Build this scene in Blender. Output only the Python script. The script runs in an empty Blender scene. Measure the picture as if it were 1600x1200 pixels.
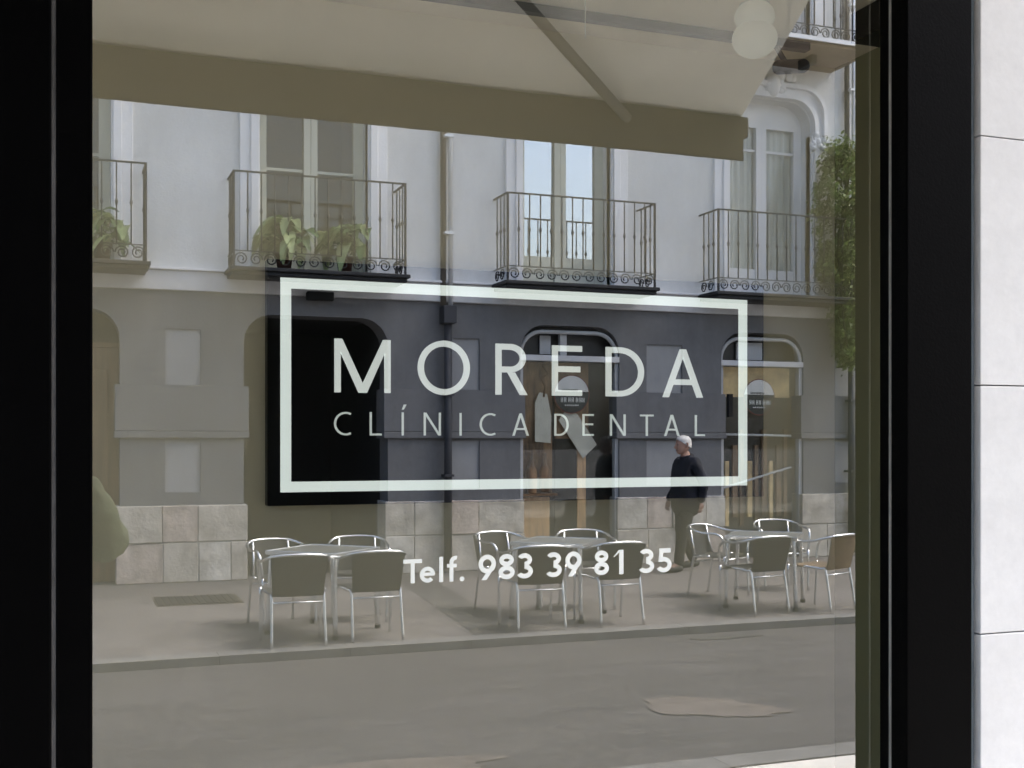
import bpy, bmesh, math, random
from mathutils import Vector, Matrix, noise
R = math.radians
rnd = random.Random(11)
sc = bpy.context.scene

# ------------------------------------------------------------------ camera
# x runs along the street, the shop glass is the plane y = 0, the street lies at y < 0, the shop at y > 0
CAM = Vector((0.0, -2.0, 1.62))
cd = bpy.data.cameras.new('camera'); cam = bpy.data.objects.new('camera', cd)
sc.collection.objects.link(cam)
cam.location = CAM; cam.rotation_euler = (R(90), 0, -R(20.76))
cd.sensor_fit = 'HORIZONTAL'; cd.sensor_width = 36.0; cd.lens = 1850 / 1600 * 36
cd.shift_y = 90 / 1600; cd.clip_start = 0.02; cd.clip_end = 600
sc.camera = cam
sc.render.resolution_x = 1024; sc.render.resolution_y = 768

# ------------------------------------------------------------------ sky and sun
SUN_EL, SUN_AZ = R(56), R(84)          # azimuth from +y (behind the shop) towards +x
w = bpy.data.worlds.new('World'); sc.world = w; w.use_nodes = True
nt = w.node_tree; bg = nt.nodes['Background']
sk = nt.nodes.new('ShaderNodeTexSky'); sk.sky_type = 'NISHITA'; sk.sun_disc = False
sk.sun_elevation = SUN_EL; sk.sun_rotation = SUN_AZ
sk.air_density = 1.0; sk.dust_density = 5.0; sk.ozone_density = 1.0
nt.links.new(sk.outputs[0], bg.inputs[0]); bg.inputs[1].default_value = 0.15
sd = bpy.data.lights.new('sun', 'SUN'); sun = bpy.data.objects.new('sun', sd)
sc.collection.objects.link(sun)
sd.energy = 1.2; sd.angle = R(30); sd.color = (1.0, 0.98, 0.95)
sdir = Vector((math.sin(SUN_AZ) * math.cos(SUN_EL), math.cos(SUN_AZ) * math.cos(SUN_EL), math.sin(SUN_EL)))
sun.rotation_euler = sdir.to_track_quat('Z', 'Y').to_euler(); sun.location = (0, 0, 20)
vs = sc.view_settings
vs.view_transform = 'Standard'; vs.look = 'None'; vs.exposure = 2.1; vs.gamma = 1.0; vs.use_curve_mapping = False
sc.cycles.max_bounces = 12; sc.cycles.diffuse_bounces = 5; sc.cycles.glossy_bounces = 5
sc.cycles.transparent_max_bounces = 12; sc.cycles.transmission_bounces = 6
sc.cycles.use_denoising = True; sc.cycles.sample_clamp_indirect = 6
sc.cycles.caustics_reflective = False; sc.cycles.caustics_refractive = False

# ------------------------------------------------------------------ materials
M = {}
def mat(name, col, rough=0.7, metal=0.0, var=0.12, scale=3.0, bump=0.0, bscale=60.0, spec=0.5, col2=None, stretch=None, grit=None):
    m = bpy.data.materials.new(name); m.use_nodes = True; M[name] = m
    t = m.node_tree; b = t.nodes['Principled BSDF']
    b.inputs['Roughness'].default_value = rough; b.inputs['Metallic'].default_value = metal
    b.inputs['Specular IOR Level'].default_value = spec
    tc = t.nodes.new('ShaderNodeTexCoord'); src = tc.outputs['Object']
    if stretch:
        mp = t.nodes.new('ShaderNodeMapping'); mp.inputs['Scale'].default_value = stretch
        t.links.new(src, mp.inputs[0]); src = mp.outputs[0]
    if var > 0 or col2:
        n = t.nodes.new('ShaderNodeTexNoise'); n.inputs['Scale'].default_value = scale; n.inputs['Detail'].default_value = 6
        n.inputs['Roughness'].default_value = 0.62
        t.links.new(src, n.inputs['Vector'])
        cr = t.nodes.new('ShaderNodeValToRGB')
        c2 = col2 if col2 else tuple(max(0, c * (1 - 2 * var)) for c in col)
        c1 = col if col2 else tuple(min(1, c * (1 + var)) for c in col)
        cr.color_ramp.elements[0].color = (*c2, 1); cr.color_ramp.elements[0].position = 0.3
        cr.color_ramp.elements[1].color = (*c1, 1); cr.color_ramp.elements[1].position = 0.68
        t.links.new(n.outputs['Fac'], cr.inputs[0]); csrc = cr.outputs[0]
        for gs, ga, gst in (grit or ()):            # finer layers: specks, streaks, stains
            mp2 = t.nodes.new('ShaderNodeMapping'); mp2.inputs['Scale'].default_value = gst; t.links.new(tc.outputs['Object'], mp2.inputs[0])
            n3 = t.nodes.new('ShaderNodeTexNoise'); n3.inputs['Scale'].default_value = gs; n3.inputs['Detail'].default_value = 8; n3.inputs['Roughness'].default_value = 0.7
            t.links.new(mp2.outputs[0], n3.inputs['Vector'])
            mr = t.nodes.new('ShaderNodeMapRange'); mr.inputs[1].default_value = 0.32; mr.inputs[2].default_value = 0.68; mr.inputs[3].default_value = 1 - ga; mr.inputs[4].default_value = 1 + ga * .6
            t.links.new(n3.outputs['Fac'], mr.inputs[0])
            mu = t.nodes.new('ShaderNodeVectorMath'); mu.operation = 'SCALE'; t.links.new(csrc, mu.inputs[0]); t.links.new(mr.outputs[0], mu.inputs['Scale']); csrc = mu.outputs[0]
        t.links.new(csrc, b.inputs['Base Color'])
    else:
        b.inputs['Base Color'].default_value = (*col, 1)
    if bump > 0:
        n2 = t.nodes.new('ShaderNodeTexNoise'); n2.inputs['Scale'].default_value = bscale; n2.inputs['Detail'].default_value = 5
        t.links.new(src, n2.inputs['Vector'])
        bp = t.nodes.new('ShaderNodeBump'); bp.inputs['Strength'].default_value = bump; bp.inputs['Distance'].default_value = 0.01
        t.links.new(n2.outputs['Fac'], bp.inputs['Height']); t.links.new(bp.outputs[0], b.inputs['Normal'])
    return m

# the shop front
mat('black_aluminium', (0.0012, 0.0012, 0.0013), 0.5, 0.0, 0.15, 5, 0.05, 200, 0.03)
mat('gasket_grey', (0.30, 0.30, 0.28), 0.6, var=0.2, scale=9)
mat('gasket_dark', (0.11, 0.11, 0.11), 0.6, var=0.25, scale=6)
mat('edge_aluminium', (0.16, 0.20, 0.23), 0.45, 0.3, 0.15, 4)
mat('shop_stone', (0.70, 0.715, 0.72), 0.5, 0, 0.03, 2.2, 0.06, 30, 0.3, grit=((3.2, .06, (1, 1, 2)), (40, .04, (1, 1, 1))))
mat('mortar', (0.52, 0.52, 0.52), 0.9, var=0.15)
mat('shop_plaster', (0.62, 0.58, 0.52), 0.85, var=0.1, scale=1.2, bump=0.2)
mat('awning_fabric', (0.68, 0.67, 0.61), 0.9, var=0.05, scale=4, bump=0.15, bscale=400)
mat('awning_band', (0.07, 0.068, 0.045), 0.9, var=0.06, scale=4, bump=0.15, bscale=400)
mat('awning_metal', (0.10, 0.10, 0.085), 0.55, 0.2, 0.05)
mat('room_wall', (0.83, 0.75, 0.585), 0.75, var=0.03, scale=1.5, bump=0.06, bscale=120)
mat('room_wall_olive', (0.36, 0.355, 0.23), 0.75, var=0.04, scale=1.5, bump=0.06, bscale=120)
mat('room_ceiling', (0.90, 0.80, 0.67), 0.8, var=0.03, scale=1.0, bump=0.05, bscale=120)
mat('room_floor', (0.82, 0.75, 0.63), 0.35, var=0.15, scale=1.5)
mat('sign_black', (0.0035, 0.0035, 0.004), 0.35, var=0.1, spec=0.15)
mat('vinyl_white', (0.86, 0.90, 0.86), 0.55, var=0.02, scale=40)
mat('track_black', (0.010, 0.009, 0.008), 0.5, var=0.1)

mat('cable_white', (0.7, 0.7, 0.66), 0.5, var=0.05)
# the street
mat('asphalt', (0.072, 0.066, 0.065), 0.85, var=0.10, scale=0.6, bump=0.5, bscale=140, grit=((14, .30, (1, 1, 1)), (45, .25, (1, 1, 1)), (2.2, .24, (.35, 1.6, 1))))
mat('asphalt_patch', (0.122, 0.104, 0.094), 0.9, var=0.12, scale=5, bump=0.5, bscale=120, grit=((40, .2, (1, 1, 1)), (6, .2, (1, 1, 1))))
mat('asphalt_dark', (0.06, 0.058, 0.054), 0.9, var=0.2, scale=3, bump=0.4, bscale=120)
mat('kerb_granite', (0.150, 0.145, 0.142), 0.8, var=0.15, scale=6, bump=0.3, bscale=160, grit=((70, .2, (1, 1, 1)),))
mat('pavement_stone', (0.135, 0.122, 0.116), 0.85, var=0.12, scale=0.8, bump=0.3, bscale=90, grit=((18, .2, (1, 1, 1)), (3.5, .2, (1, .5, 1))))
mat('pavement_light', (0.58, 0.56, 0.53), 0.85, var=0.12, scale=0.8, bump=0.3, bscale=90)
mat('strip_dark', (0.080, 0.075, 0.072), 0.85, var=0.2, scale=2, bump=0.3, bscale=90)
mat('ground_earth', (0.30, 0.29, 0.27), 0.9, var=0.15, scale=0.2)
mat('grate_bronze', (0.10, 0.085, 0.06), 0.6, 0.3, 0.25, 20)
# the building across
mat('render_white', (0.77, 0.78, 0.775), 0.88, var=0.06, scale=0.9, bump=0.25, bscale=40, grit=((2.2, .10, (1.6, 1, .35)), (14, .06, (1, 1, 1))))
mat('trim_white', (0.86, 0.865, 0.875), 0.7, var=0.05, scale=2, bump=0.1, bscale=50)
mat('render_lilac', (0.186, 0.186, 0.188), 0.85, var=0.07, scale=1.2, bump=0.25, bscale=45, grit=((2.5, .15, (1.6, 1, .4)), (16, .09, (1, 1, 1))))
mat('panel_lilac', (0.35, 0.35, 0.352), 0.85, var=0.05, scale=2.5, bump=0.2, bscale=45, grit=((4, .08, (1.5, 1, .5)),))
mat('string_lilac', (0.70, 0.70, 0.70), 0.8, var=0.08, scale=3, bump=0.15)
mat('stone_cream', (0.58, 0.53, 0.455), 0.85, var=0.22, scale=4, bump=0.8, bscale=30, grit=((18, .16, (1, 1, 1)), (7, .22, (1.4, 1, .6))))
mat('stone_cream_b', (0.64, 0.60, 0.53), 0.85, var=0.22, scale=5, bump=0.8, bscale=26, grit=((22, .16, (1, 1, 1)), (6, .24, (1.2, 1, .8))))
mat('stone_pink', (0.56, 0.475, 0.41), 0.85, var=0.22, scale=5, bump=0.8, bscale=26, grit=((20, .16, (1, 1, 1)), (6, .24, (1.2, 1, .6))))
mat('soffit_brown', (0.26, 0.205, 0.15), 0.8, var=0.15, scale=3)
mat('iron_dark', (0.022, 0.022, 0.024), 0.55, 0.2, 0.2, 12)
mat('window_paint', (0.60, 0.61, 0.52), 0.6, var=0.06, scale=4)
mat('frame_grey', (0.50, 0.51, 0.51), 0.6, var=0.06, scale=4)
mat('curtain', (0.72, 0.71, 0.66), 0.9, var=0.12, scale=2, stretch=(6, 1, 0.3))
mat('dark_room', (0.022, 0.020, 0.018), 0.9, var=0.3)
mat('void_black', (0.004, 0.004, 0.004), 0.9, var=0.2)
mat('door_wood', (0.20, 0.115, 0.055), 0.6, var=0.3, scale=3, stretch=(6, 1, 0.4), bump=0.2)
mat('pipe_pale', (0.85, 0.87, 0.88), 0.4, 0.3, 0.08)
mat('pipe_shade_brown', (0.16, 0.14, 0.11), 0.7, var=0.2)
mat('pipe_dark', (0.04, 0.042, 0.05), 0.6, var=0.2)
mat('board_brown', (0.26, 0.155, 0.08), 0.5, var=0.45, scale=3.5, stretch=(3, 1, 0.6))
mat('board_dark', (0.012, 0.010, 0.008), 0.4, var=0.5, scale=4)
mat('board_orange', (0.85, 0.50, 0.25), 0.6, var=0.2, scale=5, stretch=(4, 1, 0.5))
mat('board_gold', (0.78, 0.54, 0.26), 0.6, var=0.3, scale=4)
mat('paper_tag', (0.72, 0.69, 0.60), 0.8, var=0.06, scale=9)
mat('string_brown', (0.20, 0.11, 0.05), 0.8, var=0.2)
mat('sticker_pale', (0.88, 0.85, 0.85), 0.6, var=0.04)
mat('sticker_teal', (0.012, 0.022, 0.028), 0.5, var=0.1)
mat('sticker_red', (0.20, 0.03, 0.02), 0.6, var=0.1)
mat('sticker_ink', (0.75, 0.76, 0.77), 0.6, var=0.1)
mat('aluminium', (0.78, 0.79, 0.80), 0.24, 0.95, 0.06, 30)
mat('weave_dark', (0.015, 0.015, 0.016), 0.7, var=0.2, scale=60, bump=0.4, bscale=220)
mat('weave_tan', (0.15, 0.10, 0.058), 0.75, var=0.22, scale=60, bump=0.4, bscale=220)
mat('table_grey', (0.30, 0.31, 0.30), 0.3, 0.6, 0.1, 20)
mat('leaf_green', (0.14, 0.23, 0.085), 0.5, var=0.3, scale=9)
mat('leaf_pale', (0.38, 0.47, 0.22), 0.5, var=0.25, scale=9)
mat('ivy_green', (0.195, 0.265, 0.07), 0.55, var=0.45, scale=5)
mat('stem_brown', (0.09, 0.07, 0.04), 0.85, var=0.2)
mat('terracotta', (0.10, 0.035, 0.022), 0.8, var=0.2, scale=8)
mat('skin', (0.50, 0.29, 0.21), 0.55, var=0.1, scale=14)
mat('hair_white', (0.68, 0.66, 0.63), 0.8, var=0.15, scale=50)
mat('hair_brown', (0.06, 0.04, 0.03), 0.8, var=0.2, scale=50)
mat('cloth_navy', (0.010, 0.012, 0.022), 0.85, var=0.3, scale=9, bump=0.4, bscale=40)
mat('cloth_trouser', (0.018, 0.018, 0.019), 0.9, var=0.2, scale=8, bump=0.4, bscale=40)
mat('cloth_olive', (0.062, 0.075, 0.038), 0.85, var=0.2, scale=7, bump=0.5, bscale=30)
mat('cloth_grey', (0.13, 0.14, 0.13), 0.9, var=0.25, scale=7, bump=0.4, bscale=40)
mat('leather_black', (0.012, 0.012, 0.012), 0.5, var=0.2)
mat('phone_black', (0.012, 0.012, 0.014), 0.15, var=0.05)
mat('eye_dark', (0.02, 0.015, 0.012), 0.3, var=0.05)

def fabric_translucent(m, amount):
    t = m.node_tree; b = t.nodes['Principled BSDF']; out = t.nodes['Material Output']
    tr = t.nodes.new('ShaderNodeBsdfTranslucent'); mx = t.nodes.new('ShaderNodeMixShader')
    mx.inputs[0].default_value = amount
    src = b.inputs['Base Color'].links[0].from_socket
    t.links.new(src, tr.inputs[0])
    t.links.new(b.outputs[0], mx.inputs[1]); t.links.new(tr.outputs[0], mx.inputs[2]); t.links.new(mx.outputs[0], out.inputs[0])
fabric_translucent(M['awning_fabric'], 0.10)
fabric_translucent(M['leaf_green'], 0.3); fabric_translucent(M['leaf_pale'], 0.3); fabric_translucent(M['ivy_green'], 0.35)

def emissive(name, col, strength, base=(0.8, 0.8, 0.8)):
    m = mat(name, base, 0.4, var=0.02)
    b = m.node_tree.nodes['Principled BSDF']
    b.inputs['Emission Color'].default_value = (*col, 1); b.inputs['Emission Strength'].default_value = strength
emissive('opal_glass', (1.0, 0.98, 0.88), 0.022, (0.80, 0.79, 0.73))
emissive('sign_light', (0.90, 0.97, 0.97), 0.205, (0.75, 0.8, 0.79))
emissive('sign_letter', (0.93, 0.96, 0.97), 0.165, (0.75, 0.8, 0.79))
emissive('sign_letter_small', (0.90, 0.95, 0.95), 0.125, (0.7, 0.75, 0.74))

def glass(name, r0, tint, gloss_tint=(1, 1, 1), rough=0.0):
    """flat glazing: clear transmission plus a mirror reflection that grows towards grazing angles (Schlick)"""
    m = bpy.data.materials.new(name); m.use_nodes = True; M[name] = m
    t = m.node_tree; t.nodes.remove(t.nodes['Principled BSDF']); out = t.nodes['Material Output']
    lw = t.nodes.new('ShaderNodeLayerWeight'); lw.inputs[0].default_value = 0.5
    pw = t.nodes.new('ShaderNodeMath'); pw.operation = 'POWER'; pw.inputs[1].default_value = 5
    ma = t.nodes.new('ShaderNodeMath'); ma.operation = 'MULTIPLY_ADD'; ma.inputs[1].default_value = 1 - r0; ma.inputs[2].default_value = r0
    t.links.new(lw.outputs['Facing'], pw.inputs[0]); t.links.new(pw.outputs[0], ma.inputs[0])
    tr = t.nodes.new('ShaderNodeBsdfTransparent'); tr.inputs[0].default_value = (*tint, 1)
    gl = t.nodes.new('ShaderNodeBsdfGlossy'); gl.inputs['Color'].default_value = (*gloss_tint, 1); gl.inputs['Roughness'].default_value = rough
    mx = t.nodes.new('ShaderNodeMixShader')
    t.links.new(ma.outputs[0], mx.inputs[0]); t.links.new(tr.outputs[0], mx.inputs[1]); t.links.new(gl.outputs[0], mx.inputs[2])
    t.links.new(mx.outputs[0], out.inputs[0])
    return m
glass('shop_glass', 0.33, (0.95, 0.97, 0.94), (0.975, 1.0, 1.0))
glass('shop_glass_back', 0.0, (0.97, 0.99, 0.97))
glass('mirror_glass', 0.66, (0.85, 0.9, 0.9), (1.0, 1.0, 1.0))
glass('dim_glass', 0.04, (0.96, 0.97, 0.96))

# ------------------------------------------------------------------ mesh helpers
COL = sc.collection
class MB:
    def __init__(s): s.v = []; s.f = []; s.m = []; s.mi = 0
    def quad(s, *p):
        k = len(s.v); s.v += [tuple(q) for q in p]; s.f.append(tuple(range(k, k + len(p)))); s.m.append(s.mi)
    def box(s, x0, x1, y0, y1, z0, z1, front_mi=None):
        k = len(s.v)
        s.v += [(x, y, z) for z in (z0, z1) for y in (y0, y1) for x in (x0, x1)]
        F = [(0, 2, 3, 1), (4, 5, 7, 6), (0, 1, 5, 4), (2, 6, 7, 3), (0, 4, 6, 2), (1, 3, 7, 5)]
        for i, q in enumerate(F):
            s.f.append(tuple(k + a for a in q)); s.m.append(front_mi if (front_mi is not None and i == 2) else s.mi)
        return s
    def prism_y(s, pts, y0, y1):
        """polygon in x,z (counter-clockwise seen from +y or not), pushed from y0 to y1"""
        n = len(pts); k = len(s.v)
        s.v += [(x, y0, z) for x, z in pts] + [(x, y1, z) for x, z in pts]
        a = sum(pts[i][0] * pts[(i + 1) % n][1] - pts[(i + 1) % n][0] * pts[i][1] for i in range(n))
        idx = list(range(n)) if a > 0 else list(range(n))[::-1]
        s.f.append(tuple(k + i for i in idx)); s.m.append(s.mi)
        s.f.append(tuple(k + n + i for i in idx[::-1])); s.m.append(s.mi)
        for j in range(n):
            a0, b0 = idx[j], idx[(j + 1) % n]
            s.f.append((k + b0, k + a0, k + n + a0, k + n + b0)); s.m.append(s.mi)
        return s
    def tube(s, pts, r, seg=8, closed=False, cap=True):
        pts = [Vector(p) for p in pts]; n = len(pts); k = len(s.v)
        rr = r if isinstance(r, (list, tuple)) else [r] * n
        up = None
        for i in range(n):
            if closed: d = pts[(i + 1) % n] - pts[i - 1]
            else: d = pts[min(i + 1, n - 1)] - pts[max(i - 1, 0)]
            d.normalize()
            if up is None: up = Vector((0, 0, 1)) if abs(d.z) < 0.9 else Vector((1, 0, 0))
            a = d.cross(up).normalized(); b = a.cross(d).normalized(); up = b
            for q in range(seg):
                t = 2 * math.pi * q / seg
                s.v.append(tuple(pts[i] + (a * math.cos(t) + b * math.sin(t)) * rr[i]))
        for i in range(n if closed else n - 1):
            j = (i + 1) % n
            for q in range(seg):
                s.f.append((k + i * seg + q, k + i * seg + (q + 1) % seg, k + j * seg + (q + 1) % seg, k + j * seg + q)); s.m.append(s.mi)
        if cap and not closed:
            s.f.append(tuple(k + q for q in range(seg))[::-1]); s.m.append(s.mi)
            s.f.append(tuple(k + (n - 1) * seg + q for q in range(seg))); s.m.append(s.mi)
        return s
    def lathe(s, prof, c=(0, 0, 0), seg=16):
        k = len(s.v); n = len(prof)
        for r, z in prof:
            for q in range(seg):
                t = 2 * math.pi * q / seg
                s.v.append((c[0] + r * math.cos(t), c[1] + r * math.sin(t), c[2] + z))
        for i in range(n - 1):
            for q in range(seg):
                s.f.append((k + i * seg + q, k + i * seg + (q + 1) % seg, k + (i + 1) * seg + (q + 1) % seg, k + (i + 1) * seg + q)); s.m.append(s.mi)
        s.f.append(tuple(k + q for q in range(seg))[::-1]); s.m.append(s.mi)
        s.f.append(tuple(k + (n - 1) * seg + q for q in range(seg))); s.m.append(s.mi)
        return s
    def mesh(s, name, mats, smooth=False):
        me = bpy.data.meshes.new(name); me.from_pydata(s.v, [], s.f); me.update()
        for m in (mats if isinstance(mats, (list, tuple)) else [mats]): me.materials.append(M[m])
        for p, i in zip(me.polygons, s.m): p.material_index = i; p.use_smooth = smooth
        return me
    def build(s, name, mats, parent=None, smooth=False, bevel=0):
        o = bpy.data.objects.new(name, s.mesh(name, mats, smooth)); COL.objects.link(o)
        if parent: o.parent = parent
        if bevel:
            b = o.modifiers.new('edge', 'BEVEL'); b.width = bevel; b.segments = 2; b.limit_method = 'ANGLE'; b.angle_limit = R(40)
        return o

def tag(o, label=None, cat=None, group=None, kind=None):
    if label: o['label'] = label
    if cat: o['category'] = cat
    if group: o['group'] = group
    if kind: o['kind'] = kind
    return o
def empty(name, loc=(0, 0, 0), rz=0, parent=None):
    o = bpy.data.objects.new(name, None); COL.objects.link(o); o.location = loc; o.rotation_euler = (0, 0, rz)
    o.empty_display_size = 0.1
    if parent: o.parent = parent
    return o
def inst(name, me, parent=None, loc=(0, 0, 0), rot=(0, 0, 0), scale=(1, 1, 1)):
    o = bpy.data.objects.new(name, me); COL.objects.link(o); o.location = loc; o.rotation_euler = rot; o.scale = scale
    if parent: o.parent = parent
    return o
def copy_tree(o, parent=None):
    c = o.copy(); COL.objects.link(c); c.parent = parent
    for ch in list(o.children): copy_tree(ch, c)
    return c
def part(name, m, parent, x0, x1, y0, y1, z0, z1, bevel=0):
    return MB().box(x0, x1, y0, y1, z0, z1).build(name, m, parent, bevel=bevel)
def smoothpath(pts, n=6, closed=False):
    P = [Vector(p) for p in pts]; out = []; N = len(P)
    for i in range(N if closed else N - 1):
        p0 = P[i - 1] if (i > 0 or closed) else P[0]; p1 = P[i]; p2 = P[(i + 1) % N]; p3 = P[(i + 2) % N] if (closed or i + 2 < N) else P[-1]
        for k in range(n):
            t = k / n
            out.append(0.5 * ((2 * p1) + (p2 - p0) * t + (2 * p0 - 5 * p1 + 4 * p2 - p3) * t * t + (3 * p1 - p0 - 3 * p2 + p3) * t ** 3))
    if not closed: out.append(P[-1])
    return out

# ================================================================== THE SETTING: ground, road, pavements
def ground_object(name, m, x0, x1, y0, y1, z0, z1):
    o = part(name, m, None, x0, x1, y0, y1, z0, z1); o['kind'] = 'structure'; return o
gm = MB(); gm.quad((-250, -250, -0.45), (250, -250, -0.45), (250, 250, -0.45), (-250, 250, -0.45))
g = gm.build('ground', 'ground_earth'); g['kind'] = 'structure'
ground_object('road', 'asphalt', -60, 60, -7.10, -3.30, -0.40, -0.06)
KERB_FAR, KERB_NEAR = -7.14, -3.24
ground_object('pavement_far', 'pavement_stone', -60, 60, -13.2, -7.30, -0.40, 0.0)
ground_object('pavement_near', 'pavement_light', -60, 60, -3.10, 0.06, -0.40, 0.0)
for nm, ya, yb, t in (('kerb_far', -7.298, -7.102, 'far'), ('kerb_near', -3.298, -3.102, 'near')):
    k = empty(nm); k['kind'] = 'structure'
    me = MB().box(0, 0.9975, ya, yb, -0.40, 0.008).mesh('kerb_stone', 'kerb_granite')
    for i in range(-6, 16):
        inst('kerb_stone', me, k, (i * 1.0 + 0.1, 0, rnd.uniform(-0.003, 0.002)))
    part('kerb_stone', 'kerb_granite', k, -60, -5.91, ya, yb, -0.40, 0.006)
    part('kerb_stone', 'kerb_granite', k, 16.11, 60, ya, yb, -0.40, 0.006)
# darker strip that crosses the far pavement, a pale worn patch and a dark seam on the road
m = MB(); m.quad((3.22, -7.31, 0.004), (3.62, -7.31, 0.004), (4.15, -12.0, 0.004), (3.72, -12.0, 0.004))
b = m.build('dark_strip', 'strip_dark'); b['kind'] = 'structure'
def blob(name, m_, cx, cy, rx, ry, z, ang, seed):
    r_ = random.Random(seed); ph = [r_.uniform(0, 6.28) for _ in range(4)]; mb = MB(); pts = []
    for i in range(40):
        t = 2 * math.pi * i / 40
        k = 1 + 0.10 * math.sin(3 * t + ph[0]) + 0.06 * math.sin(5 * t + ph[1]) + 0.05 * math.sin(9 * t + ph[2]) + r_.uniform(-.05, .05)
        x, y = rx * k * math.cos(t), ry * k * math.sin(t)
        pts.append((cx + x * math.cos(ang) - y * math.sin(ang), cy + x * math.sin(ang) + y * math.cos(ang), z))
    mb.quad(*pts); o = mb.build(name, m_); o['kind'] = 'structure'; return o
blob('road_patch', 'asphalt_patch', 3.82, -4.55, 0.44, 0.26, -0.055, R(38), 3)
blob('road_patch', 'asphalt_patch', 0.9, -3.9, 1.3, 0.22, -0.055, R(4), 5)
blob('road_patch', 'asphalt_dark', 5.3, -6.86, 0.34, 0.10, -0.055, R(3), 8)
# drain grate in the far pavement
gr = empty('drain_grate', (1.28, -10.45, 0.0)); tag(gr, 'long bronze drain grate set in the pavement before the stone pier', 'grate')
part('frame', 'grate_bronze', gr, -0.42, 0.42, -0.36, 0.36, -0.02, 0.006)
for i in range(12):
    part('bar', 'iron_dark', gr, -0.40 + i * 0.067, -0.355 + i * 0.067, -0.33, 0.33, 0.006, 0.012)

# ================================================================== THE SHOP FRONT (this side of the street)
shop = empty('shop_building', (0, 0, 0)); tag(shop, 'shop front of pale stone slabs around a black framed display window', 'building')
XL, XR = 0.042, 1.563          # clear width of the glass
ZB, ZT = 0.42, 3.02            # sill and head of the glass
FD = 0.083                     # how far the frame stands out from the glass
pane = MB(); pane.mi = 1; pane.box(XL - 0.02, XR + 0.02, 0.0, 0.009, ZB - 0.02, ZT + 0.02, front_mi=0)
pane.build('window_pane', ['shop_glass', 'shop_glass_back'], shop)
fr = empty('window_frame', parent=shop)
BA = 'black_aluminium'
part('mullion', BA, fr, -0.010, XL, -FD, 0.05, ZB - 0.08, ZT + 0.08, 0.003)
part('gasket', 'gasket_dark', fr, -0.0165, -0.0105, -FD + 0.004, 0.03, ZB - 0.08, ZT + 0.08)
part('door_stile', BA, fr, -0.150, -0.017, -FD, 0.05, 0.10, ZT + 0.08, 0.003)
part('bead', BA, fr, XR, XR + 0.03, -0.029, -0.0008, ZB, ZT, 0.001)
part('gasket', 'gasket_grey', fr, XR - 0.0006, XR + 0.028, -0.0335, -0.0295, ZB, ZT)
part('jamb', BA, fr, XR + 0.001, 1.726, -FD, -0.034, ZB - 0.08, ZT + 0.08, 0.003)
part('jamb_edge', 'edge_aluminium', fr, 1.727, 1.7425, -FD + 0.012, 0.05, 0.02, ZT + 0.08, 0.002)
part('head_rail', BA, fr, XL, XR, -FD, 0.05, ZT, ZT + 0.08, 0.003)
part('sill_rail', BA, fr, XL, XR, -FD, 0.05, ZB - 0.08, ZB, 0.003)
part('base_panel', BA, fr, -0.010, 1.726, -FD + 0.01, 0.05, 0.02, ZB - 0.082, 0.003)
# the glazed door beyond the left-hand stile
dr = empty('glass_door', parent=shop)
dp = MB(); dp.mi = 1; dp.box(-1.06, -0.14, 0.0, 0.009, 0.12, ZT, front_mi=0); dp.build('pane', ['shop_glass', 'shop_glass_back'], dr)
part('stile', BA, dr, -1.20, -1.05, -FD, 0.05, 0.02, ZT + 0.08, 0.003)
part('bottom_rail', BA, dr, -1.05, -0.151, -FD, 0.05, 0.02, 0.12, 0.003)
part('top_rail', BA, dr, -1.05, -0.151, -FD, 0.05, ZT, ZT + 0.08, 0.003)
MB().tube([(-0.19, -FD, 0.85), (-0.19, -FD - 0.06, 0.88), (-0.19, -FD - 0.06, 1.35), (-0.19, -FD, 1.38)], 0.011, 10).build('pull_handle', 'aluminium', dr, True)
# unseen extra windows to either side, added to let daylight into the room
for xa, xb in ((-3.10, -1.40), (-4.96, -3.26), (2.08, 2.66)):
    ow = empty('added_window', parent=shop)
    q = MB(); q.mi = 1; q.box(xa - 0.02, xb + 0.02, 0.0, 0.009, ZB - 0.02, ZT + 0.02, front_mi=0); q.build('pane', ['shop_glass', 'shop_glass_back'], ow)
    part('jamb', BA, ow, xa - 0.08, xa, -FD, 0.05, ZB - 0.08, ZT + 0.08, 0.003); part('jamb', BA, ow, xb, xb + 0.08, -FD, 0.05, ZB - 0.08, ZT + 0.08, 0.003)
    part('head_rail', BA, ow, xa, xb, -FD, 0.05, ZT, ZT + 0.08, 0.003); part('sill_rail', BA, ow, xa, xb, -FD, 0.05, ZB - 0.08, ZB, 0.003)
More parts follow.
